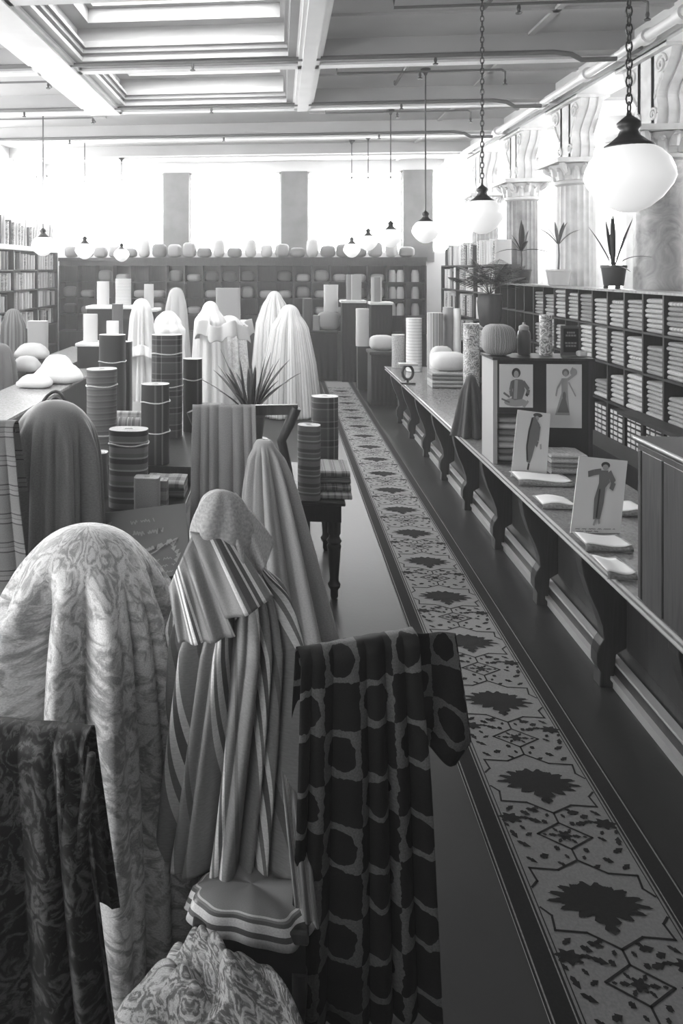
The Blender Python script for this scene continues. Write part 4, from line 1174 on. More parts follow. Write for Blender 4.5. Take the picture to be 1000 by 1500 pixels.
figC += limbs(0, [(.47, .9), (.40, .7), (.37, .45), (.42, .24)], .05) + limbs(1, [(.68, .78), (.66, .55), (.62, .47)], .09) + limbs(0, [(.47, .2), (.45, .1)], .05) + limbs(2, [(.76, .5), (.78, .42)], .05)
figD = [(0, ell(.56, .91, .09, .045)), (2, ell(.56, .88, .06, .04)), (1, [(.44, .83), (.62, .84), (.68, .68), (.60, .62), (.60, .4), (.56, .18), (.42, .18), (.40, .45), (.46, .66)])]
figD += limbs(1, [(.48, .82), (.34, .8), (.22, .77)], .08) + limbs(1, [(.64, .82), (.76, .68), (.72, .58)], .09) + limbs(0, [(.49, .58), (.48, .2)], .03) + limbs(2, [(.47, .18), (.44, .1)], .04) + limbs(2, [(.53, .18), (.55, .12)], .04)
def squig(x0, x1, y, mi, seed, w=.008, amp=.012, slope=0):
    rnd = random.Random(seed); out = []; x = x0
    while x < x1:
        L = rnd.uniform(.08, .16); n = int(L/.012); pts = []
        for i in range(n):
            xx = x + L*i/n
            if xx > x1: break
            pts.append((xx, y + slope*(xx-x0) + amp*sin(i*2.3 + seed) * rnd.uniform(.4, 1)))
        out += limbs(mi, pts, w); x += L + .03
    return out
def on_board(x0, x1, z0, z1, d=.004): y = DY - d; return [(x0, y, z0), (x1, y, z0), (x1, y, z1), (x0, y, z1)]
g_ = 'fashion picture cards on the right counter'
card('fashion_card', 'card with a half-length woman in a dark jacket pinned on the display cabinet', on_board(1.85, 2.125, 1.335, 1.70), figA, .003, g_)
card('fashion_card', 'card with a tall woman in a pale gown pinned on the display cabinet', on_board(2.235, 2.52, 1.17, 1.705), figB, .003, g_)
def stand_card(px, pyb, wb, pyt, dw):
    (a, b, c, d) = px
    q = [P(a, pyb[0], wb), P(b, pyb[1], wb), P(c, pyt[1], wb+dw), P(d, pyt[0], wb+dw)]
    q[0].z = ZT; q[1].z = ZT; return q
card('fashion_card', 'leaning card with a woman in a long dark coat before the display cabinet', stand_card((748, 800, 806, 758), (690, 697), 5.44, (600, 606), .14), figC + squig(.15, .8, .05, 2, 3), .005, g_, strut=True)
card('fashion_card', 'leaning card with a woman in a grey suit, nearest on the right counter', stand_card((835, 908, 919, 848), (776, 782), 4.27, (668, 675), .15), figD + squig(.08, .85, .055, 1, 4) + squig(.08, .5, .025, 1, 6), .005, g_, strut=True)
# things along the cabinet top
ZC2 = 1.757
def px_on(px, py_unused, Y, z):
    k = (px-323)/1000; w = Y/(CA - k*SA); u = k*w; return V((u*CA + w*SA, Y, z))
M_shag = striped('shaggy_bundle', 0, .031, [(0, .4), (.3, .24), (.6, .36), (.8, .22)], .95, .1, .02, .3)
o = parcel('cloth_bundle', .27, .24, .27, M_shag, 41); o.location = (1.885, DY+.16, ZC2); tag(o, 'shaggy streaked bundle on the left end of the display cabinet', 'bundle')
tv = px_on(767, 0, DY+.2, ZC2)
t = thing('lidded_jar', 'dark grey jar with a pale lid on top of the display cabinet', 'jar', tv)
MB().lathe([(.045, 0), (.055, .02), (.055, .17), (.05, .2), (.035, .22)], seg=20).build('body', mat('jar_glaze', .08, .3), t, smooth=True)
MB().lathe([(.036, .215), (.042, .22), (.04, .25), (.012, .265), (.012, .28)], seg=20).build('lid', mat('jar_lid', .3, .4), t, smooth=True)
tv = px_on(799, 0, DY+.2, ZC2)
o = bolt_mesh('fabric_bolt', .1, .1, .35, bm_[5], M_edge, 2.4, 7); o.location = tv; tag(o, 'small printed bolt standing on top of the display cabinet', 'fabric bolt')
tv = px_on(836, 0, DY+.16, ZC2); 
M_plac = mat('placard_grey', .2, .8); M_script = mat('placard_script', .42, .8); M_scr2 = mat('placard_script_faint', .36, .8)
t = thing('framed_notice', 'small dark framed notice on the right end of the display cabinet', 'notice', tv)
MB().box(-.085, .085, 0, .015, 0, .26).build('frame', mat('notice_frame', .09, .5), t, bevel=.006)
m = MB().box(-.062, .062, -.002, 0, .03, .235); sh_ = m.build('sheet', mat('notice_dark', .015, .6), t)
m = MB()
for k, (z, w) in enumerate(((.2, .035), (.175, .045), (.11, .05), (.085, .045))):
    for q in range(4):
        x = -w + 2*w*q/4; m.box(x, x + w*.4, -.0035, -.002, z-.008, z+.008)
m.build('lettering', mat('notice_ink', .2, .6), sh_)
for k, (px, s) in enumerate(((858, .05), (868, .035))):
    o = parcel('crumpled_paper', s*1.6, s*1.4, s, M_card, 60+k); o.location = px_on(px, 0, DY+.12, ZC2); o.location.x = min(o.location.x, 2.57)
    tag(o, 'small white crumpled scrap at the right end of the display cabinet top, %s' % ('left one' if k == 0 else 'right one'), 'scrap')
# ---------------------------------------------------------------- white paper patterns and folded lengths on the counter
M_paper = mat('white_paper', .72, .8, .2)
def sheet(label, px0, px1, py, depth, thick, seed, m2=None):
    a = PZ(px0, py, ZT); b = PZ(px1, py, ZT); b.y = a.y; b.x = min(b.x, 2.63); w = (b-a).length
    t = thing('folded_length', label, 'folded cloth', ((a.x+b.x)/2, a.y+depth/2, ZT+.002), 0, 'white-topped folded lengths on the right counter')
    rnd = random.Random(seed); ph = rnd.uniform(0, 6)
    def fn(u, v):   # cloth folded round at the front edge
        if u < .5: aa = u/.5*pi; y, z = -depth/2 + thick/2 - thick/2*sin(aa), thick/2 - thick/2*cos(aa)
        else: y, z = -depth/2 + thick/2 + (depth-thick/2)*(u-.5)/.5, thick
        return V(((v-.5)*w, y, z + .008*sin(v*5+ph)*(z > .01))), (v*w, u*depth)
    MB().grid(fn, 16, 10).build('cloth', m2 or cl[3], t, smooth='all', solid=.003)
    def fn2(u, v):
        y = -depth/2 + .012 + u*(depth*.86); z = thick + .004 + .008*sin(v*5+ph) + .02*max(0, v-.85)*5*(.5-u)
        return V(((v-.5)*w*.97 + .01*u, y, z)), (v, u)
    MB().grid(fn2, 6, 14).build('paper', M_paper, t, smooth='all', solid=.002)
sheet('white-topped folded length just in front of the leaning long-coat card', 760, 838, 712, .24, .035, 1)
sheet('white-topped folded length left of the nearest leaning card', 795, 842, 746, .2, .03, 2)
sheet('white-topped folded length in front of the nearest leaning card', 858, 925, 808, .2, .03, 3)
sheet('white-topped folded length nearest on the counter beside the dark panelled case', 890, 932, 850, .24, .03, 4)
sheet('white-topped folded length at the foot of the dark panelled case, behind the nearest card', 905, 945, 757, .2, .035, 5)
z = ZT+.002
a = PZ(822, 690, ZT)
for q in range(4):
    h = (.05, .03, .04, .03)[q]
    o = folded('folded_cloth', .28, .24, h, cl[(0, 3, 2, 2)[q]], 70+q); o.rotation_euler.z = pi/2; o.location = (a.x+.02, DY-.15, z); z += h+.004
    tag(o, 'folded cloth in the pale stack right of the long-coat card, %s from bottom' % ORD[q], 'folded cloth', 'pale stack before the display cabinet')
# ---------------------------------------------------------------- dark panelled case at the near end of the counter
M_ebony0 = wood('case_lid', .012, .6)
t = thing('panelled_case', 'dark panelled wooden case on the near end of the right counter', 'case', (2.2, 2.6, ZT)); O = V((2.2, 2.6, ZT))
M_case = wood('case_wood', .06, .4)
part(MB().box(1.81, 2.5, 1.2, 3.6, ZT, 1.63), 'body', M_case)
m = MB()
for y0_, y1_ in ((3.575, 3.6), (3.385, 3.56), (2.9, 3.37), (2.4, 2.885), (1.2, 2.385)): m.box(1.79, 1.81, y0_, y1_, ZT+.002, 1.6)
m.box(1.79, 1.81, 1.2, 3.6, 1.6, 1.63)
part(m, 'stile', M_case, bevel=.004)
part(MB().box(1.785, 2.52, 1.18, 3.62, 1.63, 1.66), 'lid', M_ebony0)
part(MB().tube([(1.785, 1.18, 1.652), (1.785, 3.62, 1.652)], .01, 8), 'top_moulding', mat('pale_edge', .3, .35, .6))  # paler bead along the aisle edge of the lid
# ---------------------------------------------------------------- goods on the far part of the counter
def cbolt(label, px0, px1, ptop, w, m_, zb=ZT+.002, d=.12, string=(), n=2.6, cat='fabric bolt', group=None, rz=0, top=None, name='fabric_bolt', lean=0):
    a = P((px0+px1)/2, ptop, w); wd = (px1-px0)*w/1000; h = a.z - zb
    tt = thing(name, label, cat, (a.x, a.y, zb), rz, group) if string else None
    o = bolt_mesh(name if not string else 'cloth', wd, d, h, m_, top or M_edge, n, int(px0), lean)
    if string:
        o.parent = tt
        for s in string: string_band(tt, wd, d, h*s, n)
        return tt
    o.location = (a.x, a.y, zb); o.rotation_euler.z = rz
    return tag(o, label, cat, group)
gc = 'bolts standing on the far part of the right counter'
cbolt('light ribbed bolt standing on the far end of the right counter, left of its neighbour', 574, 592, 490, 11.5, cl[0], d=.2, group=gc)
cbolt('taller light checked bolt standing near the far end of the right counter', 595, 617, 466, 11.1, striped('check_white', 1, .05, [(0, .75), (.8, .5)]), d=.22, group=gc)
cbolt('grey striped bolt with a white streak, left of the three behind the white heap', 626, 648, 458, 10.5, striped('grey_vertical', 0, .09, [(0, .3), (.45, .6), (.55, .2), (.8, .4)]), d=.22, group=gc)
cbolt('mid grey bolt, middle of the three behind the white heap', 649, 663, 450, 10.6, bm_[2], d=.2, group=gc)
cbolt('pale-edged bolt, right of the three behind the white heap', 664, 674, 452, 10.5, bm_[0], d=.2, group=gc)
cbolt('printed bolt standing right of the white heap on the counter', 679, 701, 474, 9.3, bm_[5], d=.2, group=gc)
b0 = PZ(660, 569, ZT); z = ZT+.002
for q in range(4):
    o = folded('folded_cloth', .5, .34, .052, cl[(0, 2, 3, 0)[q]], 80+q); o.rotation_euler.z = pi/2; o.location = (b0.x, b0.y+.17, z); z += .056
    tag(o, 'wide folded cloth in the stack under the white heap, %s from bottom' % ORD[q], 'folded cloth', 'wide stack on the right counter')
o = parcel('rumpled_cloth', .5, .32, .26, bm_[0], 91); o.location = (b0.x+.01, b0.y+.18, z); tag(o, 'rumpled white cloth heaped on the wide folded stack on the counter', 'cloth')
o = parcel('rumpled_cloth', .34, .26, .28, bm_[1], 92); o.location = (b0.x-.01, b0.y+.50, ZT+.002); o.scale.z = 1.9; tag(o, 'tall rumpled pale bundle between the white heap and the bolts', 'cloth')
h0 = PZ(597, 562, ZT); t = thing('looped_stand', 'small dark looped stand on the right counter left of the white heap', 'stand', (h0.x, h0.y, ZT))
pts = [(.075*cos(a*pi/8), 0, .16+.1*sin(a*pi/8)) for a in range(17)]
MB().tube(pts, .02, 8, caps=False).build('loop', M_black, t, smooth=True)
MB().box(-.1, .1, -.06, .06, 0, .02).tube([(0, 0, .02), (0, 0, .07)], .02, 8).build('foot', M_black, t)
MB().box(-.13, .13, -.08, .08, .27, .295).build('top_plate', M_palew, t)
dp = px_on(694, 0, 6.95, ZT+.002)
o = drape('draped_cloth', cloth('dark_shot_cloth', .08, .6), (dp.x-.03, dp.y, 0), dome(1.46, .05, .06, [(1.25, .085), (1.0, .12), (ZT+.004, .15)]), [(7, .9), (11, .4)], (.03, .1), 61, 1, .8, 90, 40)
tag(o, 'narrow dark shot cloth draped on the counter left of the display cabinet', 'draped cloth')
# ================================================================== plants
M_leaf = mat('leaf_dark', .025, .45, .4, .3, 8); M_leafm = mat('leaf_mid', .09, .5, .4, .3, 8); M_leafl = mat('leaf_pale', .3, .5, .4, .3, 8)
M_soil = mat('soil', .02, .95)
def leafmesh(m, base, direc, L, W, droop, seed=0, n=9, fold=.25):
    base = V(base); d = V(direc).normalized(); side = d.cross(V((0, 0, 1)))
    side = side.normalized() if side.length > .05 else V((1, 0, 0))
    for k in range(n):
        q = []
        for t in (k/n, (k+1)/n):
            c = base + d*L*t + V((d.x, d.y, 0))*droop*L*.5*t*t + V((0, 0, -droop*L*t*t))
            w = W*(.35+.65*sin(min(1, t*1.6)*pi/2))*(1-t**3)
            up = side.cross(d).normalized()*w*fold
            q.append((c - side*w + up, c, c + side*w + up))
        for a in (0, 1): m.face([q[0][a], q[0][a+1], q[1][a+1], q[1][a]])
POT = [(.75, 0), (.8, .03), (.92, .55), (1.0, .86), (1.06, .88), (1.06, 1.0), (.96, 1.0), (.94, .9), (.0, .88)]
def pot(t, R, h, m_, feet=True):
    f = .12*h if feet else 0
    MB().lathe([(r*R, f + z*(h-f)) for r, z in POT[:-1]] + [(.9*R, f+.9*(h-f))], seg=24).build('pot', m_, t, smooth=True); t_ = [c for c in t.children if c.name.startswith('pot')][0]
    MB().lathe([(.93*R, h*.9), (.5*R, h*.93), (0.001, h*.94)], seg=20, caps=False).build('soil', M_soil, t_)
    if feet:
        for a in range(3):
            an = a*2*pi/3+.5; MB().lathe([(.16*R, 0), (.2*R, .05*h), (.14*R, .14*h)], (.62*R*cos(an), .62*R*sin(an), 0), 10).build('foot', m_, t_)
def plant(label, loc, R, h, m_pot, leaves, m_leaf, feet=True, stem=None):
    t = thing('potted_plant', label, 'plant', loc, 0, 'potted plants'); pot(t, R, h, m_pot, feet)
    if stem: MB().tube([(0, 0, h*.9), (.01, 0, h+stem*.5), (0, 0, h+stem)], [.016, .013, .01], 8).build('stem', m_leaf, t, smooth=True)
    z0 = h*.93 + (stem or 0)*.95
    for (az, el, L, W, dr) in leaves:
        m = MB(); d = (cos(az)*cos(el), sin(az)*cos(el), sin(el)); leafmesh(m, (.1*R*cos(az), .1*R*sin(az), z0), d, L, W, dr)
        m.build('leaf', m_leaf, t, smooth='all', solid=.003)
    return t
ZS = 2.264
p = px_on(902, 0, 8.9, ZS); p.x = 4.15; p.y = 8.92
plant('dark footed pot with five stiff strap leaves, nearest plant on the shelf top', p, .14, .29, mat('iron_pot', .035, .4), [(2.9, 1.15, .62, .035, .1), (1.2, 1.45, .7, .035, 0), (-.9, 1.25, .66, .035, .05), (-1.0, .75, .5, .02, .45), (-2.2, 1.4, .68, .035, .05), (-1.5, .15, .3, .02, .35), (1.9, 1.38, .6, .035, .0)], M_leaf)
p = V((4.15, 10.62, ZS))
t = plant('pale bowl with a slender spreading plant in the middle of the shelf top', p, .17, .24, mat('pale_bowl', .5, .5), [(3.1, .95, .42, .03, .25), (.1, .9, .44, .03, .3), (1.6, 1.3, .4, .03, .1), (-1.6, 1.1, .42, .03, .15), (.6, 1.25, .55, .02, .35), (2.6, 1.2, .55, .02, .35)], M_leafm, False, .42)
p = V((4.15, 12.2, ZS))
plant('small dark pot with a tall dark plant at the far end of the shelf top', p, .16, .24, mat('dark_pot', .05, .5), [(1.2, 1.5, .55, .05, 0), (.2, 1.3, .42, .05, .1), (3.0, 1.2, .36, .05, .15), (2.2, 1.0, .3, .05, .2), (-.4, .35, .4, .045, .45), (3.4, .35, .42, .045, .45), (-1.5, .9, .34, .05, .3), (4.6, 1.35, .5, .05, .05)], M_leaf, False, .35)
# fern palm in a tall dark jar on a stand behind the counter
fpz = 1.6; fx, fy = 3.25, 10.95
t = thing('plant_stand', 'plain tall stand under the feathery palm behind the right counter', 'stand', (fx, fy, 0))
MB().box(-.17, .17, -.17, .17, fpz-.03, fpz).build('top', M_darkm, t)
for a in (-1, 1):
    for b in (-1, 1): MB().tube([(a*.14, b*.14, fpz-.03), (a*.16, b*.16, 0)], .018, 8).build('leg', M_darkm, t)
t = thing('potted_plant', 'feathery palm in a tall dark jar behind the right counter', 'plant', (fx, fy, fpz+.002), 0, 'potted plants')
MB().lathe([(.1, 0), (.14, .03), (.17, .2), (.19, .4), (.17, .5), (.18, .52), (.15, .52), (.14, .48)], seg=24).build('jar', mat('dark_jar', .05, .35), t, smooth=True)
def frond(m, base, az, el, L, droop, n=16, ll=.2, w=.012):
    prev = None
    for k in range(n+1):
        s = k/n; a = el - droop*s*1.6
        c = V(base) + V((cos(az)*cos(el)*L*s, sin(az)*cos(el)*L*s, sin(el)*L*s - droop*L*s*s*.6))
        if prev is not None: m.tube([prev, c], .006*(1-.6*s), 5, caps=False)
        if k > 3:
            dd = (c-prev).normalized(); side = dd.cross(V((0, 0, 1))).normalized()
            for sg in (-1, 1): leafmesh(m, c, dd*.6 + side*sg + V((0, 0, -.15)), ll*sin(pi*min(1, .25+s*.75)), w, .25, n=4)
        prev = c
for k in range(15):
    m = MB(); frond(m, (0, 0, .5), k*2*pi/15+.3, .75+.5*(k % 3)/2, .85+.1*(k % 2), .6, 18, .3, .03); m.build('frond', M_leaf if k % 4 else M_leafm, t, smooth='all')
# strap-leaved palm behind the tall chair
pc = P(366, 600, 6.7)
t = thing('plant_stand', 'round plant stand hidden behind the tall chair', 'stand', (pc.x, pc.y, 0))
MB().lathe([(.18, .80), (.19, .81), (.19, .83)], seg=24).build('top', M_darkm, t, smooth=True)
MB().lathe([(.2, 0), (.18, .03), (.05, .08), (.04, .4), (.06, .6), (.05, .8)], seg=16).build('column', M_darkm, t, smooth=True)
t = thing('potted_plant', 'spiky strap-leaved palm behind the tall chair before the white drapes', 'plant', (pc.x, pc.y, .833), 0, 'potted plants')
pot(t, .15, .28, mat('plain_pot', .06, .5), False)
rnd = random.Random(8)
for k in range(30):
    az = rnd.uniform(0, 2*pi); el = rnd.uniform(.75, 1.5); L = rnd.uniform(.42, .74)
    m = MB(); leafmesh(m, (.05*cos(az), .05*sin(az), .27), (cos(az)*cos(el), sin(az)*cos(el), sin(el)), L, .024, .3*(1.5-el)); m.build('leaf', M_leaf if k % 3 else M_leafm, t, smooth='all', solid=.002)
# ================================================================== dark table with turned legs and plaid goods
pl = [plaid('plaid_a', .16, [(0, .3), (.3, .08), (.45, .4), (.5, .09), (.8, .3)], .2, [(0, .35), (.35, .1), (.5, .45), (.55, .12), (.85, .3)]),
      plaid('plaid_b', .2, [(0, .1), (.5, .2), (.6, .05), (.8, .35), (.84, .1)], .16, [(0, .12), (.4, .25), (.47, .06), (.75, .3), (.8, .1)]),
      striped('plaid_c', 1, .13, [(0, .2), (.3, .12), (.42, .34), (.5, .15), (.72, .26), (.8, .1)]),
      striped('dark_tweed', 0, .3, [(0, .05), (.6, .12), (.66, .05), (.8, .18), (.84, .06)]),
      cloth('tweed_plain', .07), plaid('plaid_d', .1, [(0, .35), (.4, .1), (.7, .3)], .09, [(0, .4), (.3, .15), (.6, .35)])]
M_ebony = wood('ebony', .012, .3)
def turned_table(label, x0, x1, y0, y1, h, name='table', legs=None):
    t = thing(name, label, 'table', ((x0+x1)/2, (y0+y1)/2, 0)); o = V(((x0+x1)/2, (y0+y1)/2, 0))
    hx, hy = (x1-x0)/2, (y1-y0)/2
    MB().box(-hx-.03, hx+.03, -hy-.03, hy+.03, h-.03, h).build('top', M_ebony, t, bevel=.008)
    MB().box(-hx, hx, -hy, hy, h-.16, h-.03).build('apron', M_ebony, t)
    pr = [(.022, 0), (.03, .02), (.03, .07), (.045, .09), (.05, .11), (.035, .13), (.034, .16), (.045, .3), (.05, .38), (.055, .40), (.045, .42), (.058, .44), (.045, .46), (.04, .48), (.05, .50), (.05, h-.03)]
    for a in (-1, 1):
        for b in (-1, 1): MB().lathe(pr, (a*(hx-.05), b*(hy-.05), 0), 16).build('leg', M_ebony, t, smooth=True)
    return t
TX0, TX1, TY0, TY1 = .13, .46, 5.2, 6.2
turned_table('dark table with turned legs carrying plaid cloths beside the carpet', TX0, TX1, TY0, TY1, .755)
z = .757
gt = 'plaid cloths on the turned-leg table'
for q, (h, k, wx_, dx_) in enumerate(((.05, 5, .5, .04), (.045, 0, .42, .03), (.045, 2, .36, .03), (.045, 0, .34, .02))):
    o = folded('folded_cloth', .5, wx_, h, pl[k], 100+q); o.rotation_euler.z = pi/2
    o.location = (.405+dx_*.3, 5.47, z); z += h+.003
    o.scale.y = .5
    tag(o, 'folded plaid cloth in the flat pile on the turned-leg table, %s from bottom' % ORD[q], 'folded cloth', gt)
cbolt('cross-striped bolt at the near left corner of the turned-leg table', 436, 469, 622, 5.2, pl[2], .758, .13, group='bolts on the turned-leg table', rz=-.2)
cbolt('taller plaid bolt with a light wound end standing behind the pile on the table', 456, 495, 580, 5.9, pl[1], .758, .17, group='bolts on the turned-leg table', rz=.1)
# ================================================================== bolts on the low table at the left
turned_table('dark low table crowded with plaid bolts behind the grey placard', -1.97, -.72, 4.76, 8.1, .775, 'display_table')
t = thing('riser', 'dark riser block on the crowded table under the taller bolts', 'riser', (-1.05, 7, .777)); O = V((-1.05, 7, .777))
part(MB().box(-1.97, -.7, 5.45, 8.08, .778, .9).box(-1.99, -.69, 5.44, 8.1, .9, .915), 'block', M_darkm)
gb = 'standing bolts on the crowded table'
ZR = .917
cbolt('broad bolt with bold cross stripes at the front of the crowded table', 160, 217, 628, 4.98, striped('bold_cross', 1, .2, [(0, .2), (.2, .08), (.36, .4), (.42, .16), (.62, .05), (.8, .32), (.86, .14)]), .778, .17, (.82,), group=gb)
cbolt('plain grey bolt standing at the left of the bold cross-striped bolt', 131, 158, 662, 5.2, cloth('flat_grey', .13), .778, .13, group=gb)
cbolt('tall grey tweed bolt with two string bands at the left of the table', 127, 171, 540, 5.75, striped('grey_tweed', 1, .05, [(0, .17), (.5, .13), (.8, .21)]), ZR, .2, (.28, .82), group=gb, rz=.35)
cbolt('dark bolt with two white strings in the middle of the crowded table', 207, 248, 562, 5.6, pl[3], ZR, .16, (.4, .78), group=gb, rz=.1)
cbolt('tallest plaid bolt with a pale wound end behind the dark stringed bolt', 222, 267, 490, 6.5, pl[1], ZR, .2, (.5, .82), group=gb, rz=.1)
cbolt('pair-like dark striped bolt right of the tallest plaid bolt', 268, 296, 525, 6.7, pl[3], ZR, .16, (.72,), group=gb)
cbolt('nearly black bolt with a pale band at the back of the crowded table', 145, 184, 490, 7.3, pl[4], ZR, .2, (.68,), group=gb, rz=-.1)
cbolt('dark bolt half hidden right of the nearly black bolt', 183, 193, 500, 7.55, pl[4], ZR, .16, group=gb)
cbolt('small pale boxed bolt before the bold cross-striped bolt', 197, 234, 698, 4.92-.13, cloth('pale_box_cloth', .28), .778, .1, group=gb, n=6)
cbolt('small striped bolt right of the small pale boxed bolt', 235, 246, 702, 4.98, pl[5], .778, .09, group=gb, n=6)
for k, (px, py, w, m_) in enumerate(((188, 620, 7.0, pl[5]), (190, 636, 6.7, pl[2]))):
    a = P(px, py, w); zb = ZR + .07
    mm = bolt_mesh('cloth_roll', .13, .13, .5, m_, M_edge, 2, 120+k); mm.rotation_euler = (0, pi/2, 0); mm.location = (a.x-.2, a.y, zb+k*0); tag(mm, ('plaid' if k == 0 else 'cross-striped') + ' roll lying on the riser between the tweed and dark stringed bolts', 'roll', 'rolls lying on the riser')
for k, (px, w) in enumerate(((262, 5.3), (272, 5.3))):
    a = P(px, 650, w)
    o = folded('folded_cloth', .3, .22, .06, pl[(2, 5)[k]], 130+k); o.rotation_euler.z = pi/2; o.location = (-.87, 5.2+.0*k, .778+.064*k)
    tag(o, 'folded striped cloth at the right corner of the crowded table, %s one' % ('lower' if k == 0 else 'upper'), 'folded cloth', 'folded cloths at the table corner')
# placard with script leaning before the table, on a low dark box
q = [P(163, 862, 4.42), P(279, 838, 4.42), P(271, 737, 4.55), P(149, 752, 4.55)]
zb = min(q[0].z, q[1].z)
orn = []
for sx, x0, y0 in ((1, .07, .55), (1, .84, .2)):
    one = []
    for k in range(6):
        cx_, cy2 = x0 + .03*sin(k*1.3), y0 + .055*k
        one.append([(cx_-.035, cy2+.02), (cx_, cy2-.03), (cx_+.012, cy2), (cx_+.035, cy2+.045), (cx_, cy2+.04)])
    orn.append(one)
scr = squig(.33, .62, .82, 1, 21, .012, .035) + squig(.34, .72, .66, 1, 22, .016, .045) + squig(.44, .82, .40, 0, 23, .022, .05, .25) + limbs(0, [(.47, .33), (.6, .38), (.72, .46), (.84, .5)], .014) + squig(.52, .8, .26, 1, 24, .01, .02) + squig(.5, .84, .17, 1, 25, .01, .02) + squig(.52, .8, .08, 1, 26, .01, .02)
card('placard', 'grey placard with faint pale script leaning before the crowded table', q, scr, .008, ornaments=orn)
c = (q[0]+q[1])/2; t = thing('low_box', 'low dark box under the grey placard', 'box', (c.x, c.y+.02, 0))
MB().box(-.2, .2, -.14, .16, 0, zb-.006).build('case', M_ebony, t, bevel=.006)
# ================================================================== left counters and pillows
def slab_counter(label, x0, x1, y0, y1, h):
    t = thing('side_counter', label, 'counter', ((x0+x1)/2, (y0+y1)/2, 0)); hx, hy = (x1-x0)/2, (y1-y0)/2
    MB().box(-hx, hx, -hy, hy, h-.04, h).build('top', M_topl, t, bevel=.006)
    MB().box(-hx+.06, hx-.06, -hy+.03, hy-.03, 0, h-.04).build('body', M_darkm, t)
    return t
M_topl = wood('left_counter_top', .3, .25, .6)
slab_counter('polished counter top at the left with white pillows on its far end', -3.92, -3.08, 5.0, 11.5, .8)
slab_counter('far polished counter at the left beyond the white pillows', -4.6, -3.75, 11.75, 14.8, .8)
t = thing('step_table', 'dark two-step table at the far left under the grey pillows', 'table', (-4.45, 11.3, 0))
MB().box(-.5, .38, -.2, .38, 0, 1.0).build('high_step', M_darkm, t); MB().box(-.5, .38, -.62, -.2, 0, .86).build('low_step', M_darkm, t)
def pillow(label, px0, px1, pt, pb, w, zb, m_, seed):
    a = P((px0+px1)/2, pb, w); wd = (px1-px0)*w/1000; h = (pb-pt)*w/1000
    o = parcel('pillow', wd, wd*.62, h, m_, seed); me = o.data
    for v in me.vertices:    # pinch the corners and sag the top
        r = min(1, sqrt((v.co.x/(wd/2))**2 + (v.co.y/(wd*.31))**2)); v.co.z *= (1.04 - .42*r**3)
    o.location = (a.x, a.y, zb); return tag(o, label, 'pillow', 'pillows at the far left')
pillow('white pillow at the front left of the group on the left counter', 26, 78, 549, 568, 9.85, .803, cloth('pillow_pale', .6), 140)
pillow('whitest pillow, lowest at the right end of the group on the left counter', 50, 122, 533, 562, 10.25, .803, bm_[0], 141)
o = pillow('white pillow just behind the whitest one on the left counter', 60, 108, 517, 547, 10.95, .803, bm_[0], 142); o.location.y += .0
pillow('grey-white pillow on the low step at the far left', 18, 60, 522, 545, 10.95, .863, cloth('pillow_grey', .42), 143)
pillow('grey-white pillow on the high step at the far left', 22, 72, 498, 521, 11.45, 1.003, cloth('pillow_grey2', .45), 144)
cbolt('square grey bolt standing behind the pillows at the far left', 41, 70, 470, 11.62, bm_[2], 1.003, .16, n=5)
# bentwood chair back showing over the dark draped stand
c = P(92, 574, 7.0); c.x -= .08; t = thing('bentwood_chair', 'dark bentwood chair whose curved back shows above the dark draped stand', 'chair', (c.x, c.y, 0))
for nm, rx, rz2, zz in (('outer_hoop', .2, .5, c.z-.5), ('inner_hoop', .13, .38, c.z-.45)):
    MB().tube([(rx*cos(a*pi/16), .02*sin(a), zz + rz2*sin(a*pi/16)) for a in range(17)], .018, 8).build(nm, M_black, t, smooth=True)
MB().lathe([(.19, .44), (.21, .45), (.21, .47), (.19, .48)], (0, .2, 0), 24).build('seat', M_black, t, smooth=True)
for a in (-1, 1):
    MB().tube([(a*.2, 0, c.z-.5), (a*.19, .02, .3), (a*.2, -.03, 0)], .018, 8).build('back_leg', M_black, t, smooth=True)
    MB().tube([(a*.15, .35, .45), (a*.17, .38, 0)], .018, 8).build('front_leg', M_black, t, smooth=True)
# ================================================================== far displays before the back cabinet
M_skirt = cloth('dark_table_skirt', .02, .9); M_slab = cloth('white_slab_cloth', .7)
def skirted(label, px0, px1, w, h, dep=.5, slab=True):
    a, b = P(px0, 500, w), P(px1, 500, w); c = (a+b)/2; hw = abs(b.x-a.x)/2
    t = thing('skirted_stand', label, 'stand', (c.x, c.y, 0), 0, 'skirted stands before the back cabinet')
    def fn(u, v):
        q = u*4; k = int(q) % 4; f = q-int(q) if u < 1 else 0
        cs = [(-hw, -dep/2), (hw, -dep/2), (hw, dep/2), (-hw, dep/2)]; p0, p1 = cs[k], cs[(k+1) % 4]
        x, y = p0[0]+(p1[0]-p0[0])*f, p0[1]+(p1[1]-p0[1])*f
        n = 1 + .03*sin(u*2*pi*24)*(1-v)
        return V((x*n, y*n, .01 + v*(h-.05))), (u*3, v*h)
    MB().grid(fn, 160, 4, True).build('skirt', M_skirt, t, smooth='all')
    MB().box(-hw-.03, hw+.03, -dep/2-.03, dep/2+.03, h-.06, h).build('top', M_slab if slab else M_skirt, t, bevel=.015)
    return V((c.x, c.y, h+.002))
gs_ = 'bolts on the far stands'
M_fr = striped('framed_grey', 0, .4, [(0, .35), (.1, .2), (.45, .6), (.5, .35)])
Lc = skirted('dark skirted stand at the far left before the back cabinet', 132, 202, 13.4, 1.80)
cbolt('left small bolt on the far left skirted stand', 142, 160, 412, 13.4, bm_[1], Lc.z, .14, group=gs_); cbolt('right striped bolt on the far left skirted stand', 169, 192, 408, 13.4, bm_[4], Lc.z, .16, group=gs_)
L2 = skirted('low dark skirted stand in front of the far left one', 118, 180, 12.3, 1.2)
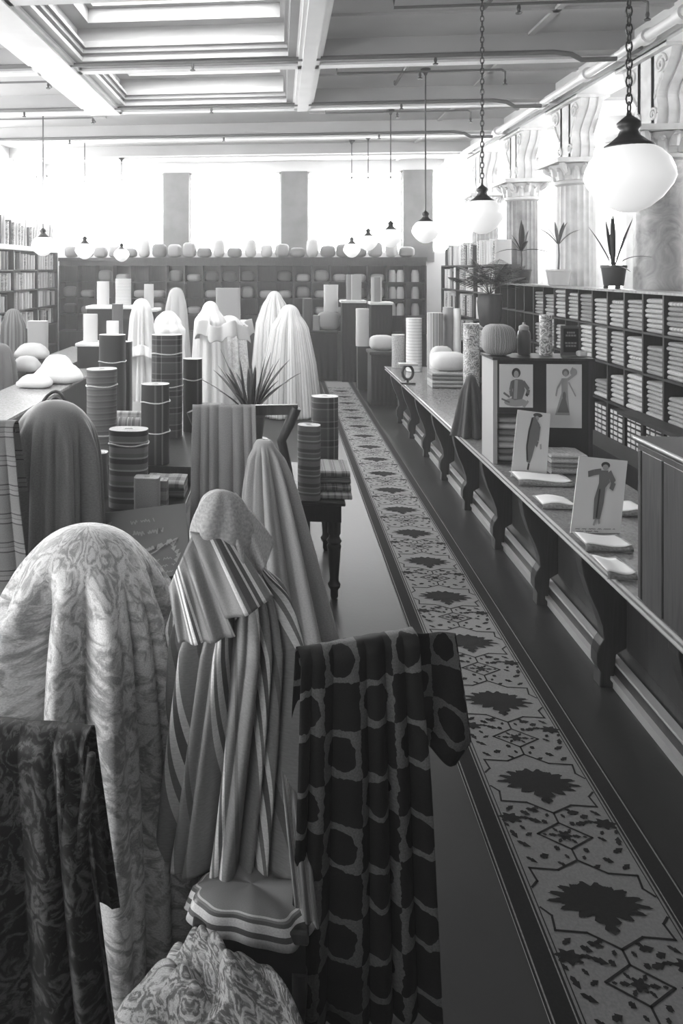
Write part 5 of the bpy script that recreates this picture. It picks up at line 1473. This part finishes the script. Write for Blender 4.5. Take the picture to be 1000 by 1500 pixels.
cbolt('pale bolt at the left of the low far left stand', 122, 143, 460, 12.3, bm_[1], L2.z, .16, group=gs_); cbolt('small pale bolt in the middle of the low far left stand', 156, 174, 470, 12.2, bm_[0], L2.z, .12, group=gs_)
cbolt('dark bolt at the right of the low far left stand', 164, 180, 445, 12.5, bm_[3], L2.z, .14, group=gs_)
L3 = skirted('narrow dark stand between the far left stand and the white drapes', 209, 231, 13.8, 1.72)
cbolt('small light-edged bolt on the narrow dark stand left of the white drapes', 211, 225, 416, 13.8, bm_[1], L3.z, .12, group=gs_)
L4 = skirted('dark stand behind the white drapes in the middle', 312, 362, 13.4, 1.5)
cbolt('square printed bolt standing behind the lace drape in the middle', 316, 352, 422, 13.4, bm_[2], L4.z, .18, group=gs_, n=5)
R1 = skirted('low dark skirted table at the far end of the carpet', 440, 492, 15.6, 1.12, .5, False)
cbolt('pale bolt with light edge on a block at the far end of the carpet', 474, 495, 417, 15.6, bm_[1], R1.z+.42, .16, group=gs_)
o = parcel('padded_block', .52, .4, .42, M_par[1], 150); o.location = (P(481, 400, 15.6).x, P(481, 400, 15.6).y, R1.z); tag(o, 'padded pale block under the light-edged bolt at the far end of the carpet', 'block')
cbolt('dark bolt left of the padded block at the far end of the carpet', 443, 457, 437, 15.5, bm_[3], R1.z, .14, group=gs_)
cbolt('short grey bolt between the dark bolt and the padded block', 458, 468, 462, 15.5, bm_[2], R1.z, .12, group=gs_)
R2 = skirted('taller dark skirted stand with white top at the far end of the carpet', 500, 533, 15.3, 1.82, .4)
cbolt('tall grey bolt with pale edges on the taller far stand', 507, 529, 402, 15.3, M_fr, R2.z, .18, group=gs_)
R3 = skirted('dark skirted stand with white top right of the taller far one', 542, 572, 14.9, 1.80, .4)
cbolt('narrow grey bolt with pale edges on the right far stand', 543, 559, 406, 14.9, M_fr, R3.z, .16, group=gs_)
R4 = skirted('dark skirted table just beyond the far end of the right counter', 541, 578, 12.7, 1.0, .5, False)
o = parcel('cloth_roll', .46, .34, .28, bm_[1], 151); o.location = R4; tag(o, 'pale rounded roll on the dark table beyond the counter end', 'roll')
cbolt('light bolt standing before the far stands left of the counter end', 521, 540, 452, 14.3, bm_[1], .902, .2, group=gs_)
t = thing('low_box', 'dark box under the light bolt left of the counter end', 'box', (P(530, 400, 14.3).x, P(530, 400, 14.3).y, 0)); MB().box(-.1, .16, -.14, .14, .012, .9).build('case', M_skirt, t)
# ================================================================== camera and light
cam = bpy.data.cameras.new('camera'); co = bpy.data.objects.new('camera', cam); COL.objects.link(co)
co.location = (0, 0, H); co.rotation_euler = (pi/2, 0, -AN)
cam.sensor_fit = 'HORIZONTAL'; cam.sensor_width = 36; cam.lens = 36
cam.shift_x = .177; cam.shift_y = -.355; cam.clip_start = .05
sc.camera = co
w = bpy.data.worlds.new('world'); sc.world = w; w.use_nodes = True
w.node_tree.nodes['Background'].inputs['Color'].default_value = grey(.9); w.node_tree.nodes['Background'].inputs['Strength'].default_value = 1
nt = w.node_tree      # thin haze in the air
vsn = nt.nodes.new('ShaderNodeVolumeScatter'); vsn.inputs['Density'].default_value = HAZE; vsn.inputs['Anisotropy'].default_value = .35; vsn.inputs['Color'].default_value = grey(1)
nt.links.new(vsn.outputs[0], nt.nodes['World Output'].inputs['Volume'])
vs = sc.view_settings
sc.display_settings.display_device = 'sRGB'
vs.view_transform = 'Standard'; vs.look = 'None'; vs.gamma = 1; vs.use_curve_mapping = False; vs.exposure = EXPO
c = sc.cycles
c.max_bounces = 8; c.diffuse_bounces = 5; c.glossy_bounces = 3; c.volume_bounces = 1
c.use_denoising = True; c.caustics_reflective = False; c.caustics_refractive = False
c.sample_clamp_indirect = 6
